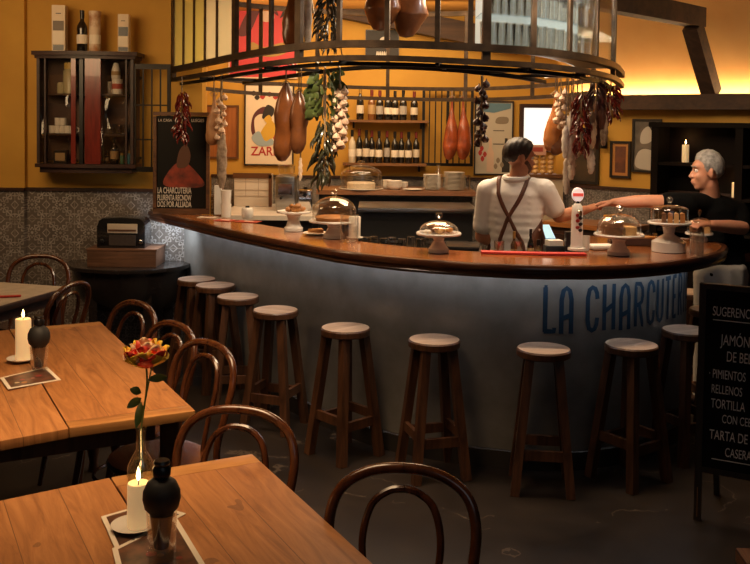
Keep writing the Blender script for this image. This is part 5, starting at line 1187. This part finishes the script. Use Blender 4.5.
# ------------------------------------------------------------------ hanging meat, garlic and chillies
def railp(q, D=None, dz=.02):      # a hook point: given photo point and depth
    return P(q[0], q[1], D)
HK = mat('steel_hook', (.35, .33, .30), .3, 1)
def hang(name, label, cat, topq, D, group=None, up_to=None):
    g = P(*topq, D); t = T(name, label, cat, g, 0, group); z1 = (up_to if up_to else 2.165) - g.z
    MB().tube([(0, 0, -.02), (0, 0, max(z1, .02))], .004, 6).build('hook', HK, t)
    if not up_to:
        q_ = min(front + INR + back, key=lambda p_: (p_.xy - g.xy).length); d_ = q_ - g
        if .03 < d_.xy.length < 1.2: MB().tube([(0, 0, max(z1, .02)), (d_.x, d_.y, q_.z - g.z)], .004, 6).build('hook_arm', HK, t)
    return t
def ham(name, label, topq, D, L, rmax, m_=HAMM, tilt=0, sq=.75, pear=.66, up=None, long_=False):
    t = hang(name, label, 'ham', topq, D, up_to=up)
    prof = [(0, 0), (.10, -.012), (.15, -.03), (.14, -.08), (.20, -.2), (.42, -.34), (.78, -.50), (1, -pear), (.98, -.80), (.72, -.92), (.36, -.985), (0, -1)]
    if long_: prof = [(0, 0), (.20, -.012), (.30, -.05), (.55, -.13), (.85, -.26), (1, -.40), (.92, -.50), (.78, -.58), (.80, -.70), (.84, -.82), (.66, -.92), (.34, -.985), (0, -1)]
    rings = [(r * rmax if r else 0, z * L) for r, z in prof]
    pr = []
    for (r0, z0), (r1, z1) in zip(rings, rings[1:]):
        for k in range(3): f_ = k / 3; pr.append((r0 + (r1 - r0) * f_, z0 + (z1 - z0) * f_))
    pr.append(rings[-1]); n = 22; b = MB(); rr = random.Random(len(label))
    b.lathe(pr, n=n, sy=sq)
    ph = rr.uniform(0, 6)
    for v in b.bm.verts:
        f_ = -v.co.z / L; v.co.x += rmax * .22 * math.sin(f_ * 3.0 + ph * .3) * f_ + tilt * f_ * L
        k_ = 1 + .07 * math.sin(v.co.z * 38 + ph) + .06 * math.sin(math.atan2(v.co.y, v.co.x) * 3 + v.co.z * 20); v.co.x *= k_ if abs(tilt) < .01 else 1; v.co.y *= k_
    b.build('rind', m_, t); MB().tube([(-.012, 0, -.028), (-.03, 0, -.015), (0, .0, .01), (.03, 0, -.01), (.012, 0, -.03)], .004, 6).build('string', CORD, t)
    return t
def garlic(label, topq, D, L, n=15, r=.026, m_=GARLIC, nm='garlic', bulb='garlic_bulb'):
    t = hang(nm + '_string', label, nm, topq, D); me = None; rr = random.Random(int(topq[0]))
    MB().tube([(0, 0, 0), (.004, 0, -L * .5), (0, 0, -L * .96)], .008, 6).build('braid', CORD, t)
    for k in range(n):
        a_ = k * 2.4; z = -L * (.12 + .86 * k / n); k_ = rr.uniform(.85, 1.15)
        l = (.026 * math.cos(a_), .026 * math.sin(a_), z)
        if me is None:
            o = MB().lathe([(0, -r * .8), (r * .6, -r * .72), (r, -r * .1), (r * .8, r * .5), (r * .25, r * 1.0), (r * .15, r * 1.5), (0, r * 1.5)], n=12).build(bulb, m_, t, loc=l); me = o.data
        else: o = inst(me, bulb, t, l, (rr.uniform(-.3, .3), rr.uniform(-.3, .3), 0), (k_,) * 3)
    return t
def chillies(label, topq, D, L, n=44, m_=CHILI, w_=.05, name='chili_string', cat='chillies', cl=.07):
    t = hang(name, label, cat, topq, D); me = None; rr = random.Random(int(topq[0] * 7))
    MB().tube([(0, 0, 0), (0, 0, -L * .9)], .006, 6).build('string', CORD, t)
    for k in range(n):
        f_ = k / n; z = -L * (.03 + .80 * f_); a_ = k * 2.4 + rr.uniform(-.4, .4); wd = w_ * (.35 + .65 * math.sin(PI * min(1, .2 + f_ * .75)))
        if me is None:
            o = MB().tube(catmull([(0, 0, 0), (.012, 0, -cl * .35), (.018, 0, -cl * .7), (.010, 0, -cl)], 3), [.003, .0055, .0075, .008, .0078, .007, .006, .0045, .003, .0012], 7).build('chili', m_, t); me = o.data
            o.location = (wd * .4 * math.cos(a_), wd * .4 * math.sin(a_), z)
        else: o = inst(me, 'chili', t, (wd * .4 * math.cos(a_), wd * .4 * math.sin(a_), z), (rr.uniform(-.4, .4), rr.uniform(-.6, .1), a_ + rr.uniform(-1.2, 1.2)), (rr.uniform(.75, 1.3),) * 3)
        if k == 0: o.rotation_euler = (0, -.3, a_)
    return t
def sausage(label, topq, D, L, r, m_, name='sausage', links=1, group=None, bend=.0):
    t = hang(name, label, 'sausage', topq, D, group)
    MB().tube([(0, 0, .0), (0, 0, -.03)], .004, 6).build('string', CORD, t)
    for k in range(links):
        l0 = -.025 - k * (L / links); l1 = l0 - L / links + .012; b = MB(); N = 12; pts = []; rs = []
        for i in range(N + 1):
            f_ = i / N; pts.append((bend * math.sin(f_ * PI) + .003 * math.sin(i * 2.1), 0, l0 + (l1 - l0) * f_)); rs.append(r * max(.12, math.sin(PI * (.03 + .94 * f_)) ** .38) * (1 + .04 * math.sin(i * 3.7)))
        b.tube(pts, rs, 12); b.build('link', m_, t)
    return t
def leafbunch(label, topq, D, L, n, m_, w_, cat='dried herbs', name='herb_bunch', up=None, ll=.10):
    t = hang(name, label, cat, topq, D, up_to=up); me = None; rr = random.Random(int(topq[0]))
    MB().tube([(0, 0, 0), (0, 0, -L * .9)], .01, 6).build('stalks', CORD, t)
    for k in range(n):
        f_ = k / n; a_ = k * 2.4; z = -L * (.02 + .85 * f_)
        if me is None: o = leaf((0, 0, 0), (.03, 0, -ll), .024, m_, t); me = o.data
        else: o = inst(me, 'leaf', t, (0, 0, 0))
        o.location = (w_ * .3 * math.cos(a_), w_ * .3 * math.sin(a_), z); o.rotation_euler = (rr.uniform(-.4, .4), rr.uniform(-.9, .1), a_); o.scale = (rr.uniform(.7, 1.3),) * 3
    return t
# left group
chillies('dark red chili string hanging in front of the counter poster', (182, 90), 6.85, .42, 80, w_=.06)
ham('ham', 'small pale brown ham hanging left of the grey sausage at the left', (214, 92), 6.45, .37, .062, m_=mat('pale_ham', (.46, .24, .11), .45, 0, (.26, .11, .04), 9, bump=.3))
garlic('short garlic string against the small pale ham at the left', (221, 92), 6.38, .34, 13, .022)
sausage('long grey-brown speckled sausage hanging above the stacked cups', (222, 128), 6.4, .40, .036, mat('grey_speckled_sausage', (.34, .25, .17), .8, 0, (.16, .10, .06), 30, bump=.3), links=1)
ham('ham', 'large dark brown ham hanging before the cream poster', (286, 82), 5.72, .49, .072, tilt=-.012, long_=True)
ham('ham', 'slimmer dark brown ham just right of the large one before the poster', (299, 90), 5.66, .39, .060, long_=True, m_=mat('dark_ham_rind', (.20, .07, .022), .3, 0, (.10, .032, .012), 9, coat=.3, bump=.25), tilt=.012)
sausage('thin pale fat sausage hanging below the slim dark ham', (300.5, 154), 5.66, .15, .012, GARLIC)
leafbunch('green vine leaves and dried herbs hanging in the middle of the rack', (325, 70), 5.5, .30, 80, mat('vine_leaf_green', (.045, .085, .020), .45, 0, (.09, .11, .03), 6), .22, ll=.065)
chillies('dark green and brown dried pepper string below the vine leaves', (325, 118), 5.48, .42, 96, mat('dark_dried_pepper', (.05, .022, .014), .3, 0, (.03, .04, .014), 6, coat=.3), .10, 'pepper_string', 'peppers', .085)
garlic('long garlic string right of the vine leaves', (340, 84), 5.45, .40, 26, .027)
# inside the rack above
ham('ham', 'long brown ham inside the rack behind the left thick post', (293, -30), 5.9, .50, .075, up=2.9)
sausage('white sausage inside the rack right of the left thick post', (308, -25), 5.9, .46, .028, SAUSW)
chillies('black dried pepper bunch hanging inside the rack', (328, -20), 5.7, .47, 90, mat('black_dried_pepper', (.02, .014, .010), .35, 0, (.035, .028, .016), 6, coat=.3), .11, 'pepper_string', 'peppers', .075)
ham('ham', 'big rounded brown ham high inside the rack, left of a pair', (384, -75), 5.95, .67, .115, sq=.8, pear=.78, up=2.94)
ham('ham', 'big rounded dark ham high inside the rack, right of a pair', (411, -72), 6.0, .70, .112, m_=MATS['dark_ham_rind'], sq=.8, pear=.78, up=2.94)
# middle
garlic('string of dark dried peppers hanging left of the wine poster', (482, 76), 5.6, .44, 15, .025, mat('dark_red_pepper', (.075, .012, .010), .3, 0, (.03, .008, .007), 8, coat=.4), 'pepper', 'dried_pepper')
for q, lb, tl in ((452, 'smoked red ham on the wall rack, left of two', -.02), (463, 'smoked red ham on the wall rack, right of two', .02)): ham('ham', lb, (q, 96), 9.0, .62, .075, HAMR, tl, pear=.74, up=P(q, 88, 9.0).z)
# right bunch
ham('ham', 'golden brown ham hanging just right of the head of the barman', (555.5, 92), 6.2, .40, .060, m_=mat('golden_ham_rind', (.50, .19, .05), .28, 0, (.30, .09, .02), 8, coat=.4, bump=.2), tilt=-.05)
ham('ham', 'dark ham stub hanging low behind the golden ham', (557, 118), 6.2, .25, .055, m_=MATS['dark_ham_rind'])
garlic('short garlic string beside the golden ham', (561, 88), 6.1, .28, 12, .024)
W1 = [((573, 104), .58, 'long white sausage hanging left of the red chili string, rear'), ((568, 112), .64, 'longest white sausage hanging right of the golden ham'), ((577, 108), .42, 'white sausage partly behind the red chili string')]
W1 += [((566, 122), .32, 'short white sausage left of the red chili string, front one'), ((571, 126), .34, 'short white sausage tucked behind the left edge of the red chili string'), ((589.5, 126), .30, 'white sausage hanging just right of the red chili string')]
for q, L, lb in W1: sausage(lb, q, 6.25 if 'longest' in lb else 5.98 if 'short' in lb or 'just' in lb else 6.05, L - .1, .026, SAUSW, links=1 if 'short' in lb or 'just' in lb else 2)
chillies('bright red chili string in the middle of the right bunch', (582, 92), 5.9, .44, 96, w_=.08)
sausage('thick pale salami right of the red chili string', (592, 108), 5.95, .25, .034, mat('pale_salami', (.48, .34, .22), .7, 0, (.32, .20, .12), 20, bump=.3))
sausage('white sausage hanging lowest right of the red chili string', (591.5, 146), 6.05, .17, .026, SAUSW)
sausage('dark sausage hanging behind the salami on the right', (598, 92), 6.02, .36, .024, SAUSD)
sausage('dark blood sausage loop at the right of the bunch', (603, 80), 5.9, .30, .026, SAUSD)
chillies('dark red chili tuft at the right end of the rack', (611, 84), 6.1, .26, 60, CHILI, .10)
chillies('small dark chili tuft above the thick salami', (597, 82), 5.85, .14, 24, MATS['dark_red_pepper'], .07, cl=.07)
sausage('grey salami hanging below the dark tuft at right', (604.5, 110), 6.05, .22, .026, MATS['grey_speckled_sausage'])
t = T('wall_lamp', 'small black bottle-shaped lamp on the wall below the right bunch', 'lamp', RWp((HIT(606, 150, *PLANES['R'][:2]) - RWA).dot(RWD), .05, P(606, 149, 8.1).z)); MB().lathe([(.03, 0), (.035, .02), (.035, .10), (.012, .15), (.012, .19), (0, .19)], n=14).build('shade', BLACK, t); MB().box((0, .03, .12), (.02, .08, .02), RWROT).build('bracket', BLACK, t)
# ------------------------------------------------------------------ people
def blob(chains, ells=(), voxel=.009, smooth=6, name='body', m_=SKIN, parent=None, extra=None):
    """one continuous skin: sphere sweeps (p, r or (rx,ry,rz)) plus ellipsoids, voxel-remeshed"""
    bm = bmesh.new()
    def sph(c, r, M=None):
        r = r if isinstance(r, (tuple, list)) else (r, r, r)
        bmesh.ops.create_icosphere(bm, subdivisions=2, radius=1, matrix=Mx.Translation(V(c)) @ (M.to_4x4() if M else Mx.Identity(4)) @ Mx.Diagonal((*r, 1)))
    for ch in chains:
        M = None
        if isinstance(ch, dict): M = ch['M']; ch = ch['c']
        for (a_, ra), (b_, rb) in zip(ch, ch[1:]):
            a_, b_ = V(a_), V(b_); ra = V(ra if isinstance(ra, (tuple, list)) else (ra,) * 3); rb = V(rb if isinstance(rb, (tuple, list)) else (rb,) * 3)
            n = max(1, int((b_ - a_).length / (min(min(ra), min(rb)) * .45)))
            for k in range(n + 1): f_ = k / n; sph(a_.lerp(b_, f_), tuple(ra.lerp(rb, f_)), M)
    for e in ells: sph(*e)
    me = bpy.data.meshes.new(name); bm.to_mesh(me); bm.free()
    o = bpy.data.objects.new(name, me); COL.objects.link(o)
    md = o.modifiers.new('r', 'REMESH'); md.mode = 'VOXEL'; md.voxel_size = voxel
    if smooth: sm = o.modifiers.new('s', 'SMOOTH'); sm.iterations = smooth; sm.factor = .5
    m2 = bakemesh(o, name); o.modifiers.clear(); o.data = m2; bpy.data.meshes.remove(me)
    for p in m2.polygons: p.use_smooth = True
    m2.materials.clear(); m2.materials.append(m_)
    if parent: o.parent = parent
    return o
def hand_chains(wrist, palm_dir, palm_n, spread_dir, curl=.5, s=1.0, point_=False):
    """wrist, direction of the hand, palm normal, direction towards the thumb"""
    d, n, t_ = V(palm_dir).normalized(), V(palm_n).normalized(), V(spread_dir).normalized()
    w_ = V(wrist); ch = []
    for k, off in enumerate((.030, .010, -.010, -.028)):
        base = w_ + d * .085 * s + t_ * off * s
        ch.append([(w_ + t_ * off * .5 * s, .020 * s), (base, .0145 * s)])
        L = (.072, .080, .074, .058)[k] * s; p = base; dd = d.copy(); c_ = curl * (1 + .15 * k)
        pts = [(p, .0098 * s)]
        for j, f_ in enumerate((.44, .31, .25)):
            dd = (dd + n * (c_ * (.45 if j == 0 else .8))).normalized(); p = p + dd * L * f_; pts.append((p, (.0092 - .0009 * j) * s))
        ch.append(pts)
    b = w_ + d * .028 * s + t_ * .026 * s; k1 = b + (t_ * .75 + d * .65 + n * .25).normalized() * .042 * s; k2 = k1 + (d * .8 + t_ * .25 + n * .45 * curl).normalized() * .032 * s; k3 = k2 + (d * .9 + n * .5 * curl).normalized() * .026 * s
    ch.append([(w_ + d * .015 * s + t_ * .012 * s, .017 * s), (b, .0155 * s), (k1, .012 * s), (k2, .0105 * s), (k3, .009 * s)])
    return ch
def rotz(a_): return Mx.Rotation(a_, 3, 'Z')

def head_parts(c, M, s=1.0):
    """head ellipsoids in a frame with +y the face direction, z up, x to its right hand side"""
    f = lambda x, y, z: V(c) + M @ (V((x, y, z)) * s)
    e = [(f(0, -.012, .030), (.076 * s, .096 * s, .092 * s), M), (f(0, .030, -.030), (.058 * s, .062 * s, .080 * s), M), (f(0, .060, -.088), (.030 * s, .026 * s, .024 * s), M),
         (f(0, .070, .035), (.052 * s, .022 * s, .026 * s), M), (f(0, .090, -.058), (.024 * s, .013 * s, .014 * s), M),
         (f(.034, .062, -.028), (.024 * s, .024 * s, .026 * s), M), (f(-.034, .062, -.028), (.024 * s, .024 * s, .026 * s), M)]
    ch = [[(f(0, .084, .012), .009 * s), (f(0, .100, -.014), .0105 * s), (f(0, .106, -.025), .012 * s)], [(f(.012, .098, -.028), .009 * s), (f(-.012, .098, -.028), .009 * s)]]
    for sg in (-1, 1):
        e.append((f(sg * .076, -.012, -.008), (.010 * s, .021 * s, .033 * s), M @ rotz(sg * .35)))
        ch.append([(f(sg * .02, .088, -.068), .006 * s), (f(0, .096, -.066), .0075 * s)])
    return e, ch, f
def add_face(f, M, body, brow_m, s=1.0, lip=(.34, .10, .08)):
    LIP = mat('lip_' + body.name, lip, .5); EW = mat('eye_white', (.75, .70, .66), .3); EI = mat('dark_iris', (.03, .02, .015), .2)
    for sg in (-1, 1):
        o = MB().ell(f(sg * .031, .071, .010), (.0125 * s,) * 3).build('eye', EW, body); MB().ell(f(sg * .031, .0805, .010), (.006 * s, .005 * s, .006 * s)).build('iris', EI, o)
        MB().tube([f(sg * .014, .0925, .034), f(sg * .032, .091, .037), f(sg * .050, .079, .032)], .0032 * s, 6).build('eyebrow', brow_m, body)
    MB().tube([f(-.022, .0925, -.060), f(-.008, .1015, -.057), f(.008, .1015, -.057), f(.022, .0925, -.060)], [.002 * s, .0034 * s, .0034 * s, .002 * s], 6, flat=.8).build('lips', LIP, body)

def haircap(f, M, s, line, vol, m_, parent, quiff=0, seed=1):
    bm = bmesh.new(); bmesh.ops.create_icosphere(bm, subdivisions=5, radius=1); rr = random.Random(seed); a_, b_ = rr.uniform(0, 6), rr.uniform(0, 6)
    def hl(y):
        for (y0, z0), (y1, z1) in zip(line, line[1:]):
            if y0 >= y >= y1: return z0 + (z1 - z0) * (y0 - y) / (y0 - y1)
        return line[0][1] if y > line[0][0] else line[-1][1]
    dead = []
    for v in bm.verts:
        p = V((v.co.x * .0765, v.co.y * .0965 - .012, v.co.z * .0925 + .030)); h_ = p.z - hl(p.y)
        if h_ < -.004: dead.append(v)
        k_ = max(0, min(1, h_ / .035)); out = .001 + vol * k_ * (1 + .25 * math.sin(p.x * 170 + a_ + p.y * 60) * math.sin(p.y * 110 + b_)) + (quiff * max(0, (p.y - .0) / .09) * k_)
        p = p + v.co.normalized() * out; v.co = f(p.x, p.y, p.z)
    bmesh.ops.delete(bm, geom=dead, context='VERTS'); me = bpy.data.meshes.new('hair'); bm.to_mesh(me); bm.free()
    for q in me.polygons: q.use_smooth = True
    me.materials.append(m_); o = bpy.data.objects.new('hair', me); COL.objects.link(o); o.parent = parent; return o
# ---- barman, seen from behind, reaching to the right -----------------------------------
bx, by = P(516, 200, 5.78).x, 5.78
yaw = R(-20)         # his chest points away from us and a little to the right
def BF(x, y, z): return V((bx, by, 0)) + rotz(yaw) @ V((x, y, z))
Mb_ = rotz(yaw)
sh_r = BF(.172, .0, 1.44); sh_l = BF(-.178, .0, 1.425)
elb = P(559, 216.5, 5.78); hand_t = P(601, 206, 6.0)
d_ = (hand_t - elb).normalized(); wr_r = elb + d_ * .245
elb_l = BF(-.225, .04, 1.13); wr_l = BF(-.17, .25, 1.06)
hc = P(519.5, 158, 5.80); hyaw = R(-74); HM = rotz(hyaw) @ Mx.Rotation(R(-8), 3, 'X')
he, hch, hf = head_parts(hc, HM, .97)
torso = lambda g: {'M': Mb_, 'c': [(BF(0, .0, .95), (.158 + g, .115 + g, .09)), (BF(0, .005, 1.10), (.150 + g, .108 + g, .09)), (BF(0, 0, 1.30), (.168 + g, .118 + g, .09)), (BF(0, -.005, 1.41), (.170 + g, .105 + g, .07)), (BF(0, -.005, 1.475), (.10 + g, .075 + g, .05))]}
def arm(a_, b_, c_, g=0): return [(a_, .062 + g), (V(a_).lerp(V(b_), .5), .052 + g), (b_, .043 + g), (V(b_).lerp(V(c_), .35), .043 + g), (c_, .029 + g)]
legs = lambda g: [[(BF(s_ * .09, 0, .92), .088 + g), (BF(s_ * .095, .01, .50), .060 + g), (BF(s_ * .10, -.01, .10), .042 + g)] for s_ in (-1, 1)]
feet = [[(BF(s_ * .10, -.03, .05), .042), (BF(s_ * .11, .12, .035), .034)] for s_ in (-1, 1)]
neck = [(BF(0, -.01, 1.46), .062), (hc + V((0, -.02, -.07)), .056)]
body = blob([torso(-.012), arm(sh_r, elb, wr_r), arm(sh_l, elb_l, wr_l), neck] + hch + legs(-.012) + feet
            + hand_chains(wr_r, d_ + V((0, 0, .06)), V((0, .25, -1)), V((.1, .9, .25)), .35) + hand_chains(wr_l, (wr_l - elb_l), V((.3, 0, -1)), V((.9, -.1, 0)), .6), he, .0075, 5, 'person', SKIN)
tag(body, 'barman in a white shirt and brown apron seen from behind, reaching to the right', 'person')
add_face(hf, HM, body, HAIRD)
haircap(hf, HM, .97, [(.10, .072), (.060, .066), (.040, .045), (.018, .0), (.006, -.012), (-.012, .028), (-.036, .012), (-.05, -.028), (-.12, -.045)], .011, HAIRD, body, .012)
bm = bmesh.new(); bmesh.ops.create_icosphere(bm, subdivisions=5, radius=1); dead = []
for v in bm.verts:
    p = V((v.co.x * .0605, v.co.y * .0655 + .030, v.co.z * .0835 - .032))
    if p.y < .0 or p.z > .010 - max(0, p.y - .01) * .80 or (p.z > -.055 and p.y > .082): dead.append(v)
    v.co = hf(*p)
bmesh.ops.delete(bm, geom=dead, context='VERTS'); me = bpy.data.meshes.new('beard'); bm.to_mesh(me); bm.free(); me.materials.append(mat('dark_stubble', (.15, .065, .038), .8, 0, (.08, .036, .022), 70))
o = bpy.data.objects.new('beard', me); COL.objects.link(o); o.parent = body
slv = lambda a_, b_, f0: [(a_, .078), (V(a_).lerp(V(b_), .45), .072), (V(a_).lerp(V(b_), f0), .070)]
shirt = blob([torso(.014), slv(sh_r, elb, .66), slv(sh_l, elb_l, .74), [(BF(-.10, -.01, 1.465), .06), (sh_l, .07)], [(BF(.10, -.01, 1.465), .06), (sh_r, .07)]], [], .010, 8, 'shirt', SHIRTW, body)
MB().tube([BF(.070 * math.cos(k * PI / 8), -.01 + .066 * math.sin(k * PI / 8), 1.515 + .01 * math.sin(k * PI / 8)) for k in range(16)], .019, 8, True).build('collar', SHIRTW, body)
blob([{'M': Mb_, 'c': [(BF(0, 0, .97), (.178, .13, .06)), (BF(0, 0, .86), (.178, .13, .08))]}] + legs(.012), [], .011, 6, 'trousers', mat('dark_trousers', (.02, .02, .022), .8), body)
blob([[(BF(s_ * .10, -.045, .046), .046), (BF(s_ * .11, .13, .036), .038)] for s_ in (-1, 1)], [], .009, 3, 'shoes', BLACK, body)
def strap(pts, w_, name, m_=LEATHER, target=shirt, parent=body, off=.004, thick=.004, nrm_=None):
    dense = catmull(pts, 6); vs = []
    for i, p in enumerate(dense):
        t_ = (dense[min(i + 1, len(dense) - 1)] - dense[max(i - 1, 0)]).normalized(); n_ = nrm_ or (rotz(yaw) @ V((0, -1, 0))); s_ = t_.cross(n_).normalized()
        vs += [p - s_ * w_ / 2, p, p + s_ * w_ / 2]
    fs = []
    for i in range(len(dense) - 1): k = 3 * i; fs += [(k, k + 3, k + 4, k + 1), (k + 1, k + 4, k + 5, k + 2)]
    o = MB().faces(vs, fs).build(name, m_)
    md = o.modifiers.new('w', 'SHRINKWRAP'); md.target = target; md.wrap_method = 'NEAREST_SURFACEPOINT'; md.wrap_mode = 'ABOVE_SURFACE'; md.offset = off
    sd = o.modifiers.new('t', 'SOLIDIFY'); sd.thickness = thick; sd.offset = 1
    me = bakemesh(o, name); o.modifiers.clear(); o.data = me; o.parent = parent
    for p in me.polygons: p.use_smooth = True
    return o
strap([BF(-.10, -.02, 1.535), BF(-.085, -.12, 1.40), BF(-.01, -.14, 1.26), BF(.07, -.14, 1.12), BF(.125, -.13, 1.0)], .026, 'apron_strap')
strap([BF(.085, -.03, 1.535), BF(.05, -.12, 1.40), BF(-.03, -.14, 1.26), BF(-.10, -.14, 1.10), BF(-.14, -.13, .99)], .026, 'apron_strap')
strap([BF(-.19, .02, 1.02), BF(-.15, -.10, 1.005), BF(0, -.15, .99), BF(.12, -.13, .985), BF(.19, .0, 1.0)], .026, 'apron_strap')
strap([BF(.06, -.15, .985), BF(.07, -.15, .92), BF(.08, -.15, .80)], .03, 'apron_tie', off=.01)
strap([BF(.20, .02, 1.22), BF(.17, -.08, 1.10), BF(.15, -.10, 1.0), BF(.14, -.11, .88)], .15, 'apron_side', off=.007, nrm_=rotz(yaw) @ V((.75, -.66, 0)))
ap = MB(); pts = [(x, .135 - abs(x) * .25) for x in (-.2, -.1, 0, .1, .2)]
vs = []
for x, y in pts: vs += [BF(x, y + .01, .55), BF(x, y + .01, 1.05), BF(x * .6, y + .01, 1.30)]
ap.faces(vs, [(3 * i + j, 3 * i + 3 + j, 3 * i + 4 + j, 3 * i + 1 + j) for i in range(4) for j in range(2)]); o = ap.build('apron_front', LEATHER, body); md = o.modifiers.new('t', 'SOLIDIFY'); md.thickness = .005
br = elb + d_ * .13; sx_ = d_.cross(V((0, 0, 1))).normalized(); sz_ = sx_.cross(d_)
MB().tube([br + (sx_ * math.cos(k * PI / 8) + sz_ * math.sin(k * PI / 8)) * .043 for k in range(16)], .0045, 6, True).build('bracelet', CHROME, body)

# ---- man in black, reaching left over the counter -------------------------------------
mx_, my_ = P(716, 200, 6.14).x, 6.14
yaw2 = R(62)        # he faces left, a little towards us
yaw2 = R(78)
def MF(x, y, z): return V((mx_, my_, 0)) + rotz(yaw2) @ V((x, y, z))
Mm = rotz(yaw2)
SG = 1.04
hc2 = P(706.5, 171.5, 6.0); HM2 = rotz(R(82)) @ Mx.Rotation(R(-3), 3, 'X') @ Mx.Diagonal((1, .88, 1))
he2, hch2, hf2 = head_parts(hc2, HM2, 1.08)
shl = P(687, 204, 5.95); shr = P(737, 212, 6.10)     # reaching arm / near arm
elb2 = P(646, 201, 5.93); hand2 = P(606, 203, 5.97); d2 = (hand2 - elb2).normalized(); wr2 = elb2 + d2 * .20
elb3 = P(742, 228, 5.98); wr3 = P(711, 225, 5.80)
cz = (shl + shr) / 2
tor2 = lambda g: [(P(719, 272, 6.05), (.155 + g, .15 + g, .10)), (P(717, 245, 6.12), (.165 + g, .155 + g, .10)), (P(715, 223, 6.10), (.170 + g, .14 + g, .09)), (P(712, 210, 6.07), (.160 + g, .12 + g, .07)), (P(711, 202, 6.06), (.095 + g, .085 + g, .05))]
w0 = P(721, 272, 6.04)
legs2 = lambda g: [[(V((w0.x + s_ * .085, w0.y + s_ * .02, .88)), .088 + g), (V((w0.x + s_ * .09, w0.y, .48)), .062 + g), (V((w0.x + s_ * .10, w0.y + .02, .09)), .045 + g)] for s_ in (-1, 1)]
feet2 = [[(V((w0.x + s_ * .10 + .04, w0.y + .02, .05)), .042), (V((w0.x + s_ * .10 - .12, w0.y + .0, .035)), .034)] for s_ in (-1, 1)]
neck2 = [(P(711, 202, 6.06), .066), (hc2 + V((.02, .01, -.08)), .062)]
h3 = (wr3 - elb3).normalized()
man = blob([tor2(-.014), arm(shl, elb2, wr2), arm(shr, elb3, wr3, .004), neck2, [(P(711, 204, 6.06), .07), (shl, .06)], [(P(711, 204, 6.06), .07), (shr, .06)]] + hch2 + legs2(-.014) + feet2
           + hand_chains(wr2, d2 + V((0, 0, -.05)), V((.0, .1, -1)), V((.1, -.9, .2)), .45, 1.05) + hand_chains(wr3, h3 + V((-.1, .1, .05)), V((-.2, -.2, -1)), V((-.3, .9, .3)), .35, 1.05), he2, .0075, 5, 'person', SKIN2)
tag(man, 'grey haired man in a black t-shirt leaning on the bar, reaching left to the barman', 'person')
add_face(hf2, HM2, man, HAIRG, 1.08, (.42, .14, .11))
haircap(hf2, HM2, 1.08, [(.10, .080), (.062, .074), (.042, .060), (.026, .020), (.010, -.005), (-.012, .026), (-.036, .012), (-.05, -.035), (-.12, -.055)], .009, HAIRG, man, .003, 3)
tee = blob([tor2(.014), slv(shl, elb2, .30), slv(shr, elb3, .62), [(P(711, 204, 6.06), .082), (shl, .074)], [(P(711, 204, 6.06), .082), (shr, .078)]], [], .010, 8, 't_shirt', SHIRTB, man)
blob([[(V((w0.x, w0.y, .93)), (.165, .16, .06)), (V((w0.x, w0.y, .84)), (.165, .16, .08))]] + legs2(.014), [], .011, 6, 'trousers', mat('light_grey_trousers', (.40, .38, .35), .85), man)
blob([[(V((w0.x + s_ * .10 + .05, w0.y + .02, .047)), .047), (V((w0.x + s_ * .10 - .13, w0.y, .037)), .039)] for s_ in (-1, 1)], [], .009, 3, 'shoes', DARKW, man)
